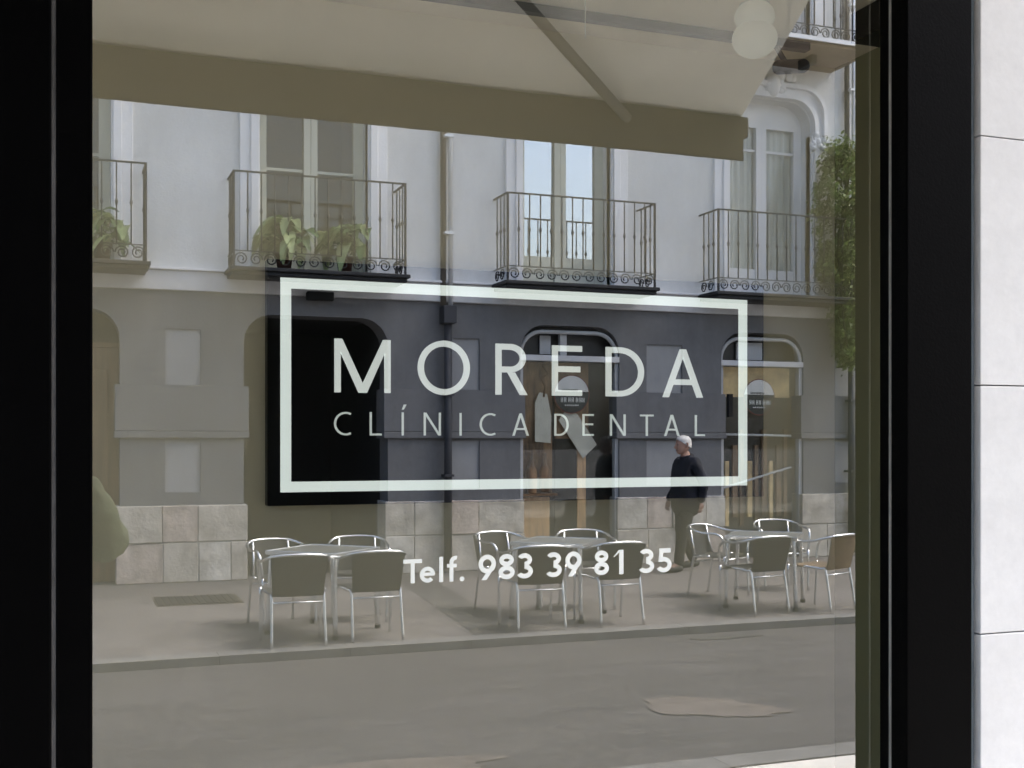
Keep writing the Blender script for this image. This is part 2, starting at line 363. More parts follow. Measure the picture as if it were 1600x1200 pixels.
# stone slabs: joints at 0.715, 1.2275, 1.735, 2.2435 m ...
wl = MB()
for xa, xb, za, zb in ((1.76, 1.98, 0, 6.4), (2.76, 9.0, 0, 6.4), (1.98, 2.76, 0, ZB - 0.09), (1.98, 2.76, ZT + 0.09, 6.4), (-9.0, -5.06, 0, 6.4), (-1.30, -1.215, 0, 6.4), (-5.06, -1.30, 0, ZB - 0.09), (-5.06, -1.30, ZT + 0.09, 6.4), (-1.215, 1.76, ZT + 0.10, 6.4)):
    wl.box(xa, xb, -0.045, 0.09, za, zb)
wl.build('wall', 'mortar', shop)
rows = [0.0, 0.33, 0.715, 1.2275, 1.735, 2.2435, 2.752, 3.115, 3.77, 4.28, 4.79, 5.30, 5.81, 6.38]
for r in range(len(rows) - 1):
    z0, z1 = rows[r] + 0.0013, rows[r + 1] - 0.0013
    off = 0.42 if r % 2 else 0.0
    solid = z1 < ZB - 0.08 or z0 > ZT + 0.09
    spans = [(2.745, 9.0), (-9.0, -5.05)]
    spans += [(1.744, 2.745), (-5.05, -1.205)] if solid else [(1.744, 1.995), (-1.312, -1.205)]
    if z0 > ZT + 0.09: spans.append((-1.205, 1.744))
    for xa, xb in spans:
        x = xa; first = True
        while x < xb - 0.01:
            e_ = min(x + (0.95 - (off if first else 0)), xb)
            if xb - e_ < 0.2: e_ = xb
            part('stone_slab', 'shop_stone', shop, x + 0.002, e_ - 0.002, -0.085 + rnd.uniform(-0.0006, 0.0006), -0.046, z0, z1, 0.0015)
            x = e_; first = False
part('parapet_cap', 'shop_plaster', shop, -9.1, 9.1, -0.13, 0.3, 6.402, 6.48)
part('roof', 'shop_plaster', shop, -9.0, 9.0, 0.092, 7.0, 6.2, 6.3)
rl = empty('roof_railing', parent=shop)
for z in (6.72, 7.02): MB().tube([(-8.8, 0.1, z), (8.8, 0.1, z)], 0.018, 8).build('rail', 'iron_dark', rl)
pm = MB().tube([(0, 0.1, 6.48), (0, 0.1, 7.02)], 0.014, 6).mesh('post', 'iron_dark')
for i in range(45): inst('post', pm, rl, (-8.8 + i * 0.4, 0, 0))

# --- room behind the glass
def struct(name, m_, *a):
    o = part(name, m_, None, *a); o['kind'] = 'structure'; return o
BW = 1.80
struct('interior_wall_back', 'room_wall', -5.3, 2.95, BW, BW + 0.15, 0.0, 3.048)
struct('interior_floor', 'room_floor', -5.3, 2.95, 0.06, BW + 0.15, -0.10, 0.02)
struct('interior_ceiling', 'room_ceiling', -5.3, 2.95, 0.06, BW + 0.15, 3.05, 3.15)
struct('interior_wall_side', 'room_wall_olive', 2.76, 2.90, 0.095, BW - 0.002, 0.022, 3.048)
struct('interior_wall_end', 'room_wall', -5.25, -5.1, 0.095, BW - 0.002, 0.022, 3.048)
dc = part('ceiling_duct', 'track_black', None, 2.46, 2.757, 0.32, 1.30, 2.95, 3.049, 0.004)
tag(dc, 'black box duct under the ceiling at the upper right corner of the window', 'duct')

# --- the illuminated sign
sg = empty('sign_board', (1.507, BW, 1.417)); tag(sg, 'black sign board reading MOREDA CLÍNICA DENTAL in white inside a glowing white frame', 'sign')
SX, SY, SZ = 1.507, BW, 1.417
sp = MB().box(0.600 - SX, 2.414 - SX, -0.05, -0.001, 0, 2.195 - SZ).build('panel', 'sign_black', sg, bevel=0.003)
x0, x1, z0, z1, bw = 0.640 - SX, 2.338 - SX, 1.460 - SZ, 2.137 - SZ, 0.033
for pts in ([(x0, z0), (x1, z0), (x1 - bw, z0 + bw), (x0 + bw, z0 + bw)], [(x1, z1), (x0, z1), (x0 + bw, z1 - bw), (x1 - bw, z1 - bw)],
            [(x0, z1), (x0, z0), (x0 + bw, z0 + bw), (x0 + bw, z1 - bw)], [(x1, z0), (x1, z1), (x1 - bw, z1 - bw), (x1 - bw, z0 + bw)]):
    MB().prism_y(pts, -0.058, -0.0505).build('light_bar', 'sign_light', sg)

# stroke alphabet: every glyph is a list of closed polygons in a box w wide, h high, pen t
def arc(cx, cz, rx, rz, a0, a1, t, n=28):
    o = [(cx + rx * math.cos(R(a0 + (a1 - a0) * i / n)), cz + rz * math.sin(R(a0 + (a1 - a0) * i / n))) for i in range(n + 1)]
    i_ = [(cx + (rx - t) * math.cos(R(a0 + (a1 - a0) * i / n)), cz + (rz - t) * math.sin(R(a0 + (a1 - a0) * i / n))) for i in range(n + 1)]
    return ('strip', o, i_)
def bar(x0, z0, x1, z1): return ('poly', [(x0, z0), (x1, z0), (x1, z1), (x0, z1)])
def para(xb0, xb1, zb, xt0, xt1, zt): return ('poly', [(xb0, zb), (xb1, zb), (xt1, zt), (xt0, zt)])
def glyph(c, w, h, t):
    s = t * 1.12
    if c == 'M': return [bar(0, 0, t, h), bar(w - t, 0, w, h), para(w/2 - s*.62, w/2 + s*.62, 0, 0, s*1.1, h), para(w/2 - s*.62, w/2 + s*.62, 0, w - s*1.1, w, h)]
    if c == 'O': return [arc(w/2, h/2, w/2, h/2, 0, 360, t, 56)]
    if c == 'R':
        rz = h * .28
        return [bar(0, 0, t, h), bar(t, h - t, w*.45, h), bar(t, h - 2*rz, w*.45, h - 2*rz + t), arc(w*.45, h - rz, w*.5, rz, -90, 90, t), para(w - s*1.15, w, 0, w*.38, w*.38 + s*1.15, h - 2*rz)]
    if c == 'E': return [bar(0, 0, t, h), bar(t, 0, w, t), bar(t, h - t, w, h), bar(t, h*.53 - t/2, w*.94, h*.53 + t/2)]
    if c == 'D': return [bar(0, 0, t, h), bar(t, 0, w*.36, t), bar(t, h - t, w*.36, h), arc(w*.36, h/2, w*.64, h/2, -90, 90, t, 36)]
    if c == 'A': return [para(0, s, 0, w/2 - s/2, w/2 + s/2, h), para(w - s, w, 0, w/2 - s/2, w/2 + s/2, h), bar(w*.24, h*.26, w*.76, h*.26 + t)]
    if c == 'C': return [arc(h*.5, h/2, h*.5, h*.5, 62, 298, t, 40)]
    if c == 'L': return [bar(0, 0, t, h), bar(t, 0, w, t)]
    if c == 'I': return [bar(w/2 - t/2, 0, w/2 + t/2, h)]
    if c == 'Í': return [bar(w/2 - t/2, 0, w/2 + t/2, h), para(w/2 - t*.4, w/2 + t*.5, h*1.12, w/2 + t*.7, w/2 + t*2.0, h*1.34)]
    if c == 'N': return [bar(0, 0, t, h), bar(w - t, 0, w, h), para(w - s*1.1, w, 0, 0, s*1.1, h)]
    if c == 'T': return [bar(w/2 - t/2, 0, w/2 + t/2, h - t), bar(0, h - t, w, h)]
    if c == 'e': return [arc(w/2, w/2, w/2, w/2, 0, 318, t), bar(t*.7, w*.43, w - t*.15, w*.43 + t*.8)]
    if c == 'l': return [bar(0, 0, t, h)]
    if c == 'f': return [bar(w*.22, 0, w*.22 + t, h - w*.55), arc(w*.22 + w*.55, h - w*.55, w*.55, w*.55, 75, 180, t), bar(0, h*.55, w*.85, h*.55 + t*.9)]
    if c == '.': return [arc(t*.55, t*.55, t*.6, t*.6, 0, 360, t*.599)]
    if c == '9':
        r_ = w*.5
        return [arc(r_, h - r_*1.02, r_, r_*1.02, 0, 360, t, 40), para(w*.16, w*.16 + t*1.15, 0, w - t*1.2, w - t*.03, h - r_*1.2)]
    if c == '8': return [arc(w/2, h*.27, w/2, h*.27, 0, 360, t, 40), arc(w/2, h - h*.245, w*.45, h*.245, 0, 360, t, 40)]
    if c == '3': return [arc(w*.44, h*.28, w*.54, h*.28, -152, 90, t, 36), arc(w*.44, h - h*.26, w*.48, h*.26, -90, 150, t, 36)]
    if c == '1': return [bar(w - t*1.15, 0, w - t*.1, h), para(w*.02, w*.12, h*.72, w - t*1.2, w - t*.5, h)]
    if c == '5': return [bar(w*.14, h - t, w*.92, h), para(w*.08, w*.08 + t, h*.44, w*.14, w*.14 + t, h - t), arc(w*.44, h*.32, w*.54, h*.32, -150, 125, t, 40)]
def glyph_mesh(c, w, h, t, d, m_):
    mb = MB()
    for i, (k, *g_) in enumerate(glyph(c, w, h, t)):
        y0, y1 = -d - i * 0.00012, 0.0
        if k == 'poly': mb.prism_y(g_[0], y0, y1)
        else:
            o, n_ = g_
            for j in range(len(o) - 1):
                a, b_, c_, e_ = o[j], o[j + 1], n_[j + 1], n_[j]
                mb.quad((e_[0], y0, e_[1]), (c_[0], y0, c_[1]), (b_[0], y0, b_[1]), (a[0], y0, a[1]))
                mb.quad((a[0], y0, a[1]), (b_[0], y0, b_[1]), (b_[0], y1, b_[1]), (a[0], y1, a[1]))
                mb.quad((e_[0], y1, e_[1]), (c_[0], y1, c_[1]), (c_[0], y0, c_[1]), (e_[0], y0, e_[1]))
    return mb.mesh('letter', m_)
BIG = [('M', .812, .996), ('O', 1.089, 1.268), ('R', 1.361, 1.474), ('E', 1.567, 1.677), ('D', 1.770, 1.916), ('A', 1.993, 2.153)]
for c, a, b_ in BIG:
    e = 0.004 if c == 'O' else 0
    inst('letter', glyph_mesh(c, b_ - a, 0.172 + 2*e, 0.0195, 0.010, 'sign_letter'), sg, (a - SX, -0.0505, 1.778 - e - SZ))
SMALL = [('C', .811, .869), ('L', .928, .967), ('Í', 1.032, 1.044), ('N', 1.110, 1.168), ('I', 1.231, 1.243), ('C', 1.305, 1.363), ('A', 1.422, 1.481),
         ('D', 1.576, 1.628), ('E', 1.682, 1.723), ('N', 1.787, 1.846), ('T', 1.904, 1.956), ('A', 2.000, 2.060), ('L', 2.124, 2.163)]
for c, a, b_ in SMALL:
    inst('letter', glyph_mesh(c, b_ - a, 0.0755, 0.0062, 0.006, 'sign_letter_small'), sg, (a - SX, -0.0505, 1.640 - SZ))

# --- telephone number in white vinyl on the outside of the glass
tl = empty('telephone_lettering', (0.555, -0.0004, 1.372)); tag(tl, 'white vinyl lettering Telf. 983 39 81 35 stuck on the glass', 'lettering')
PH = [('T', .555, .589, .042), ('e', .585, .613, .028), ('l', .6205, .6285, .0445), ('f', .635, .656, .0455), ('.', .659, .668, .009), ('9', .694, .727, .0455), ('8', .732, .763, .0455),
      ('3', .769, .799, .0455), ('3', .826, .856, .0455), ('9', .863, .895, .0455), ('8', .921, .951, .0455), ('1', .960, .982, .0455), ('3', 1.015, 1.046, .0455), ('5', 1.052, 1.083, .0455)]
for c, a, b_, h in PH:
    t = 0.0072 if c in 'Telf.' else 0.0084
    inst('letter', glyph_mesh(c, b_ - a, h, t, 0.0004, 'vinyl_white'), tl, (a - .555, 0, 0))

# --- ceiling fittings inside
tk = empty('track_light', (1.9, 1.60, 3.05)); tag(tk, 'black ceiling track with one small spotlight above the sign', 'track light')
part('track', 'track_black', tk, -1.9, 0.60, -0.018, 0.018, -0.030, -0.001, 0.002)
MB().tube([(0.47, 0, -0.03), (0.50, -0.012, -0.085)], 0.010, 8).build('stem', 'track_black', tk)
MB().tube([(0.452, -0.02, -0.108), (0.462, -0.02, -0.107), (0.570, -0.02, -0.090), (0.582, -0.02, -0.088)], [0.020, 0.025, 0.025, 0.019], 14).build('spotlight', 'track_black', tk, True)
gl = empty('globe_lamp', (2.115, 1.34, 2.885)); tag(gl, 'white opal ceiling lamp of two stacked globes beside the spotlight', 'lamp')
for zc, rr in ((0.052, 0.070), (0.123, 0.062)):
    prof = [(0.004 + rr * math.sin(a), zc - 0.86 * rr * math.cos(a)) for a in [math.pi * i / 16 for i in range(17)]]
    MB().lathe(prof, seg=24).build('globe', 'opal_glass', gl, True)
MB().lathe([(0.05, 0.1635), (0.05, 0.1645)], seg=20).build('ceiling_plate', 'cable_white', gl)
hc = MB().tube([(1.40, 1.10, 3.05), (1.40, 1.10, 2.775)], 0.0016, 6).build('hanging_cable', 'cable_white')
tag(hc, 'thin pale cable hanging from the ceiling in front of the track', 'cable')

# ================================================================== THE AWNING over the shop window
aw = empty('awning', (0, -0.09, 4.06)); tag(aw, 'cream folding arm awning with a dark olive valance over the pavement', 'awning')
AX0, AX1, AYF, AZF = -3.6, 2.40, -1.91, 2.80
def aloc(x, y, z): return (x, y + 0.09, z - 4.06)
mb = MB(); NX, NY = 24, 10
for side in (0, 1):
    for i in range(NX):
        for j in range(NY):
            def q(ii, jj):
                x = AX0 + (AX1 - AX0) * ii / NX; t = jj / NY
                y = -0.17 + (AYF + 0.17) * t; z = 4.10 + (AZF + 0.03 - 4.10) * t - 0.05 * math.sin(math.pi * t) + 0.012 * math.sin(ii * 1.9) * math.sin(math.pi * t)
                return aloc(x, y, z + (0.002 if side else 0))
            a = [q(i, j), q(i + 1, j), q(i + 1, j + 1), q(i, j + 1)]
            mb.quad(*(a if side else a[::-1]))
mb.build('fabric', 'awning_fabric', aw, True)
fb = MB(); p = aloc(0, AYF, AZF); fb.box(AX0 - 0.03, AX1 + 0.03, p[1] - 0.035, p[1] + 0.035, p[2] - 0.03, p[2] + 0.05); fb.build('front_bar', 'awning_band', aw, bevel=0.008)
vb = MB()
for i in range(48):
    xa, xb = AX0 + (AX1 - AX0) * i / 48, AX0 + (AX1 - AX0) * (i + 1) / 48
    ya, yb = [p[1] + 0.042 + 0.004 * math.sin(k * 0.9) for k in (i, i + 1)]
    vb.quad((xa, ya, p[2] + 0.045), (xb, yb, p[2] + 0.045), (xb, yb + 0.004 * math.sin(i), p[2] - 0.122), (xa, ya, p[2] - 0.122))
    vb.quad((xb, yb + .003, p[2] + 0.045), (xa, ya + .003, p[2] + 0.045), (xa, ya + .003, p[2] - 0.122), (xb, yb + .003, p[2] - 0.122))
vb.build('valance', 'awning_band', aw)
c0 = MB().box(AX0, AX1, -0.12, -0.003, -0.02, 0.16).build('cassette', 'awning_metal', aw, bevel=0.02)
for xf, xe in ((1.91, 0.95), (-3.1, -2.14)):
    MB().tube([aloc(xf, -1.86, 2.79), aloc(xe, -1.24, 3.20)], 0.019, 10).build('arm', 'awning_metal', aw, True)
    MB().tube([aloc(xe, -1.24, 3.20), aloc(xf, -0.20, 3.98)], 0.028, 10).build('arm', 'awning_metal', aw, True)
    MB().lathe([(0.035, -0.05), (0.035, 0.05)], aloc(xe, -1.24, 3.20), 14).build('elbow_joint', 'awning_metal', aw)

# ================================================================== THE BUILDING ACROSS THE STREET (seen mirrored in the glass)
FY = -12.10                                            # face of its wall
bld = empty('apartment_building', (0, FY, 0))
tag(bld, 'pale rendered building with lilac ground floor, arched doorways and iron balconies, mirrored in the glass', 'building')
def bp(name, m_, x0, x1, d0, d1, z0, z1, parent=None, bevel=0):
    """box on the building: d = metres in front of (+) or behind (-) the wall face"""
    return part(name, m_, parent or bld, x0, x1, d0, d1, z0, z1, bevel)
# openings on the ground floor: x0, x1
OPEN = [(-6.10, -4.60), (-2.72, -1.00 + 0.02), (-0.98 + 0.02, 0.60)]
OPEN = [(-4.45, -2.70), (-1.05, 0.60), (1.98, 3.72), (5.46, 6.86), (8.40, 9.72), (11.35, 12.70)]
PIERS = [(-8.0, -4.45), (-2.70, -1.05), (0.60, 1.98), (3.72, 5.46), (6.86, 8.40), (9.72, 11.35), (12.70, 16.0)]
Z_ST, Z_LEDGE, Z_BAND, Z_STR, Z_COR = 0.89, 1.66, 2.27, 3.355, 3.585
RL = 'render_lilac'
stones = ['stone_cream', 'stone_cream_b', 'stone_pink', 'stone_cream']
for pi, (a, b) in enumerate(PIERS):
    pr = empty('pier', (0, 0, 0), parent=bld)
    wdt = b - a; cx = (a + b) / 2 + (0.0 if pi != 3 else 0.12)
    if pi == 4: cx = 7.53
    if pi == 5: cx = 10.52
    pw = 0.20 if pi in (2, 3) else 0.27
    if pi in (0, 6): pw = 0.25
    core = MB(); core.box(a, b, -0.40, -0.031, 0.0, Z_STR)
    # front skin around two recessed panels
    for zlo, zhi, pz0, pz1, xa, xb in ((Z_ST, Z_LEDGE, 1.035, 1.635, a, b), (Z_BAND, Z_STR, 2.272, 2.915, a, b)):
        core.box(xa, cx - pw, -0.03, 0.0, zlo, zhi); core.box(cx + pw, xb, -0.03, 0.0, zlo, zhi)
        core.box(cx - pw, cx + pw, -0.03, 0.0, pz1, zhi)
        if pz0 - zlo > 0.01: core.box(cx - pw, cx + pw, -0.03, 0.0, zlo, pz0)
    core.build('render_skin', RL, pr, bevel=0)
    for pz0, pz1 in ((1.036, 1.634), (2.273, 2.914)):
        bp('recessed_panel', 'panel_lilac', cx - pw + .001, cx + pw - .001, -0.0305, -0.026, pz0, pz1, pr)
    bp('ledge_band', RL, a - 0.055, b + 0.055, -0.36, 0.028, Z_LEDGE + 0.082, Z_BAND - 0.003, pr, 0.006)
    bp('ledge', 'panel_lilac' if False else RL, a - 0.06, b + 0.06, -0.36, 0.045, Z_LEDGE, Z_LEDGE + 0.078, pr, 0.008)
    # stone foot: two courses of uneven blocks
    bp('footing', 'mortar', a - 0.03, b + 0.03, -0.40, 0.012, 0.0, Z_ST - 0.004, pr)
    rs = random.Random(40 + pi)
    for r, (za, zb) in enumerate(((0.0, 0.46), (0.462, 0.888))):
        x = a - 0.045
        while x < b + 0.04:
            wd = rs.uniform(0.36, 0.60); xe = min(x + wd, b + 0.045)
            if b + 0.045 - xe < 0.18: xe = b + 0.045
            d = 0.024 + rs.uniform(0, 0.022)
            bp('stone_block', rs.choice(stones), x + 0.004, xe - 0.004, -0.30, d, za + 0.003, zb - 0.003 + rs.uniform(-.004, 0), pr, 0.009)
            x = xe
# lintels over the openings, with rounded upper corners
def lintel_poly(x0, x1, zs, zt, ztop, rx, rz, n=8):
    pts = [(x0, ztop), (x0, zs)]
    for i in range(n + 1):
        t = math.pi - i / n * math.pi / 2
        pts.append((x0 + rx + rx * math.cos(t), zt - rz + rz * math.sin(t)))
    for i in range(n + 1):
        t = math.pi / 2 - i / n * math.pi / 2
        pts.append((x1 - rx + rx * math.cos(t), zt - rz + rz * math.sin(t)))
    pts += [(x1, zs), (x1, ztop)]
    return pts
def lintel(name, m_, x0, x1, zs, zt, ztop, rx, rz, d0, d1, parent):
    """wall above an opening, built from slices so that every face is flat and convex"""
    P = lintel_poly(x0, x1, zs, zt, ztop, rx, rz)[1:-1]
    mb = MB(); P2 = []
    for q in P:
        if not P2 or (abs(q[0] - P2[-1][0]) > 1e-6): P2.append(q)
        else: P2[-1] = q if q[1] > P2[-1][1] else P2[-1]
    for u, v in zip(P2[:-1], P2[1:]):
        mb.prism_y([u, v, (v[0], ztop), (u[0], ztop)], d0, d1)
    return mb.build(name, m_, parent)
for a, b in OPEN:
    lintel('lintel', RL, a, b, 2.70, 3.12, Z_STR, 0.33, 0.34, -0.40, 0.0, bld)
# string course between the storeys, and the band over it
bp('string_course', 'string_lilac', -8.0, 16.0, -0.40, 0.05, Z_STR + 0.001, Z_COR, None, 0.01)
bp('string_lip', 'trim_white', -8.0, 16.0, -0.40, 0.085, Z_COR + 0.001, Z_COR + 0.03, None, 0.006)

# ---- the dark doorway and the others
def recess(x0, x1, depth, m_, m_floor='strip_dark'):
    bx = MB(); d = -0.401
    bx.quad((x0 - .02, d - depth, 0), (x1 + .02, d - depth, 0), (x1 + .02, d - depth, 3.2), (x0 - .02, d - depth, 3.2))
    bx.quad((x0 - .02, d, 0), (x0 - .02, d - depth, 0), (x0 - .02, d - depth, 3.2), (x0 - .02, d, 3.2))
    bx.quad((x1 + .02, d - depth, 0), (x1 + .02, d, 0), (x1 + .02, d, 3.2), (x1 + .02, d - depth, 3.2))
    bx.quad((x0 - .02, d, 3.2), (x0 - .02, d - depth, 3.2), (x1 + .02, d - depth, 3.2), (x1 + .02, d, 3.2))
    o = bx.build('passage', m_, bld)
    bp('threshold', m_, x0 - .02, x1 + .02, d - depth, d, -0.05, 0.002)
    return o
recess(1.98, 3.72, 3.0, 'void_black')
for x0, x1 in ((-4.45, -2.70), (-1.05, 0.60), (11.35, 12.70)):
    d_ = empty('wood_door', parent=bld)
    bp('leaf', 'door_wood', x0, (x0 + x1) / 2 - .004, -0.36, -0.30, 0.01, 2.70, d_)
    bp('leaf', 'door_wood', (x0 + x1) / 2 + .004, x1, -0.36, -0.30, 0.01, 2.70, d_)
    for q in (0, 1):
        for zz in ((0.25, 0.95), (1.05, 2.45)):
            xa = x0 + .12 + q * (x1 - x0) / 2
            bp('door_panel', 'door_wood', xa, xa + (x1 - x0) / 2 - .24, -0.299, -0.28, zz[0], zz[1], d_, 0.008)
    bp('fanlight', 'void_black', x0, x1, -0.37, -0.33, 2.76, 3.13, d_)
    bp('transom', 'door_wood', x0, x1, -0.37, -0.27, 2.702, 2.758, d_)

# ---- two shop windows: fanlight, transom, display boards, round stickers
def sticker(parent, x, z, d, r):
    s = empty('round_sticker', parent=parent)
    def half(a0, a1, rr, m_, nm, dd):
        pts = [(x + rr * math.cos(R(a0 + (a1 - a0) * i / 24)), z + rr * math.sin(R(a0 + (a1 - a0) * i / 24))) for i in range(25)]
        MB().prism_y(pts, dd, dd + 0.002).build(nm, m_, s)
    half(0, 360, r, 'sticker_red', 'rim', d); half(8, 172, r * .95, 'sticker_pale', 'upper_half', d + .003); half(172, 368, r * .95, 'sticker_teal', 'lower_half', d + .003)
    for i, (xo, wd) in enumerate(((-.62, .13), (-.44, .13), (-.20, .13), (-.02, .13), (.22, .16), (.42, .13), (.58, .13))):   # a row of small pale characters
        zz = z - .30 * r
        for k in (0, 1): part('character', 'sticker_ink', s, x + (xo + k * .08) * r, x + (xo + k * .08 + .045) * r, d + .006, d + .007, zz - .11 * r, zz + .13 * r)
        part('character', 'sticker_ink', s, x + xo * r, x + (xo + wd) * r, d + .0075, d + .008, zz - .02 * r, zz + .03 * r)
    for i in range(7): part('character', 'sticker_ink', s, x + (-.40 + i * .115) * r, x + (-.40 + i * .115 + .085) * r, d + .006, d + .007, z - .60 * r, z - .53 * r)
    for i in range(9): part('character', 'sticker_teal', s, x + (-.55 + i * .10) * r, x + (-.55 + i * .10 + .07) * r, d + .006, d + .007, z + .16 * r, z + .27 * r)
def display_window(x0, x1):
    s = empty('display_window', (0, 0.245, 0), parent=bld)
    bp('back_board', 'board_dark', x0 - .01, x1 + .01, -0.52, -0.46, 0.0, 3.2, s)
    bp('transom', 'string_lilac', x0, x1, -0.36, -0.24, 2.66, 2.735, s, 0.006)
    bp('post', 'frame_grey', x0, x0 + 0.05, -0.36, -0.28, 0.02, 2.658, s)
    bp('post', 'frame_grey', x1 - 0.05, x1, -0.36, -0.28, 0.02, 2.658, s)
    # grey surround of the fanlight
    P = lintel_poly(x0, x1, 2.74, 3.06, 3.12, 0.30, 0.30)[1:-1]
    path = [(q[0], -0.30, q[1]) for q in P]
    MB().tube([(q[0] + (0.02 if q[0] < (x0 + x1) / 2 else -0.02), q[1], q[2] - 0.02) for q in path], 0.028, 6).build('fanlight_frame', 'frame_grey', s, True)
    return s
w3 = display_window(5.46, 6.86)
bp('board', 'board_brown', 5.51, 5.98, -0.455, -0.44, 0.9, 2.655, w3)
bp('board', 'board_orange', 5.53, 5.94, -0.455, -0.435, 0.02, 0.895, w3)
bp('board', 'board_brown', 6.02, 6.50, -0.455, -0.44, 1.66, 2.655, w3)
bp('board', 'board_orange', 6.34, 6.46, -0.455, -0.437, 0.30, 1.655, w3)
bp('board', 'board_dark', 6.02, 6.33, -0.455, -0.44, 0.02, 1.655, w3)
bp('lamp_post', 'frame_grey', 6.05, 6.14, -0.40, -0.33, 2.74, 3.02, w3)
bp('fan_panel', 'frame_grey', 5.80, 5.95, -0.45, -0.42, 2.76, 3.0, w3)
def paper(parent, pts, d): MB().prism_y(pts, d, d + .006).build('paper_tag', 'paper_tag', parent)
paper(w3, [(5.72, 1.62), (5.94, 1.60), (5.95, 1.95), (5.89, 2.24), (5.78, 2.26), (5.72, 2.12)], -0.40)
paper(w3, [(6.05, 1.90), (6.40, 1.40), (6.60, 1.58), (6.32, 1.98), (6.18, 2.06)], -0.395)
MB().tube([(5.84, -0.39, 2.20), (5.86, -0.39, 2.34), (5.80, -0.39, 2.44), (5.90, -0.39, 2.50), (5.82, -0.39, 2.62)], 0.014, 6).build('twine', 'string_brown', w3, True)
MB().tube([(6.18, -0.385, 2.02), (6.10, -0.385, 2.14), (6.20, -0.385, 2.24)], 0.012, 6).build('twine', 'string_brown', w3, True)
for (bx_, bz, hh) in ((5.66, 0.95, 0.52), (5.84, 0.97, 0.50)):           # two glass bottles
    MB().lathe([(0.07, 0), (0.075, 0.02), (0.075, hh * .55), (0.03, hh * .74), (0.028, hh), (0.0, hh)], (bx_, -0.37, bz), 14).build('bottle', 'board_brown', w3, True)
bp('shelf', 'door_wood', 5.52, 6.0, -0.434, -0.30, 0.92, 0.948, w3)
sticker(w3, 6.23, 2.24, -0.372, 0.255)
g3 = MB(); g3.mi = 0; g3.box(5.51, 6.81, -0.330, -0.322, 0.02, 2.658); g3.build('pane', 'dim_glass', w3)
w4 = display_window(8.40, 9.72)
bp('board', 'board_gold', 8.47, 9.62, -0.455, -0.44, 2.24, 2.655, w4)
bp('board', 'board_dark', 8.47, 9.62, -0.455, -0.442, 0.06, 2.235, w4)
bp('fan_panel', 'frame_grey', 8.75, 9.16, -0.45, -0.42, 2.76, 3.0, w4)
for i in range(9):
    bx_ = 8.56 + i * 0.118
    bp('bottle_rack', 'board_brown' if i % 3 else 'board_gold', bx_, bx_ + 0.055 + 0.02 * (i % 2), -0.438, -0.40, 0.45 + 0.12 * (i % 2), 1.35 + 0.22 * ((i * 7) % 3), w4)
for za, zb in ((1.72, 1.70), (0.98, 1.26)):
    MB().tube([(8.50, -0.37, za), (9.60, -0.37, zb)], 0.017, 6).build('display_rail', 'string_lilac', w4)
MB().tube([(8.50, -0.37, 0.30), (8.50, -0.37, 1.74)], 0.010, 6).build('display_rail', 'string_lilac', w4)
bp('letter_box', 'void_black', 8.335, 8.398, 0.001, 0.06, 1.95, 2.26, w4)
sticker(w4, 9.08, 2.24, -0.372, 0.255)
g4 = MB(); g4.box(8.45, 9.67, -0.330, -0.322, 0.02, 2.658); g4.build('pane', 'dim_glass', w4)

# ---- the upper storeys
BAYS = [(-1.15, 0.50), (2.16, 3.46), (5.48, 6.72), (8.50, 9.83)]
WALL_X = [-8.0] + [v for ab in BAYS for v in ab] + [16.0]
for fl, (zb, zs, zt, ztop) in enumerate(((3.616, 6.0, 6.36, 7.02), (7.02, 9.3, 9.5, 10.6))):
    for i in range(0, len(WALL_X), 2):
        bp('wall', 'render_white', WALL_X[i], WALL_X[i + 1], -0.40, 0.0, zb, ztop)
    for a, b in BAYS:
        lintel('lintel', 'render_white', a, b, zs, zt, ztop, 0.34, 0.32 if fl == 0 else .15, -0.40, 0.0, bld)
bp('eaves', 'trim_white', -8.2, 16.2, -0.5, 0.45, 10.602, 10.85, None, 0.04)
bp('back_mass', 'dark_room', -8.0, 16.0, -4.5, -3.6, 0.0, 10.6)
bp('roof', 'terracotta', -8.3, 16.3, -4.5, 0.5, 10.852, 11.0)
bp('side_wall', 'render_white', -8.2, -8.001, -4.5, 0.0, 0, 10.6); bp('side_wall', 'render_white', 16.001, 16.2, -4.5, 0.0, 0, 10.6)

def sweep(pts, wdt, d0, d1):
    """a moulding of rectangular section that follows pts (x, z); wdt outward from the path's left side"""
    mb = MB(); n = len(pts); off = []
    for i in range(n):
        dx = pts[min(i + 1, n - 1)][0] - pts[max(i - 1, 0)][0]; dz = pts[min(i + 1, n - 1)][1] - pts[max(i - 1, 0)][1]
        l = math.hypot(dx, dz); off.append((pts[i][0] - dz / l * wdt, pts[i][1] + dx / l * wdt))
    for i in range(n - 1):
        mb.prism_y([pts[i], pts[i + 1], off[i + 1], off[i]], d0, d1)
    return mb
def lump(mb, x, z, d, rx, rz, rd, seg=8):
    k = len(mb.v); rows_ = 5
    for i in range(rows_ + 1):
        t = math.pi / 2 * i / rows_
        for q in range(seg):
            a = 2 * math.pi * q / seg
            mb.v.append((x + rx * math.cos(t) * math.cos(a), d + rd * math.sin(t), z + rz * math.cos(t) * math.sin(a)))
    for i in range(rows_):
        for q in range(seg):
            mb.f.append((k + i * seg + q, k + i * seg + (q + 1) % seg, k + (i + 1) * seg + (q + 1) % seg, k + (i + 1) * seg + q)); mb.m.append(0)
BMAT = [('dim_glass', 'dark_room'), ('dim_glass', 'dark_room'), ('mirror_glass', 'dark_room'), ('dim_glass', 'curtain')]
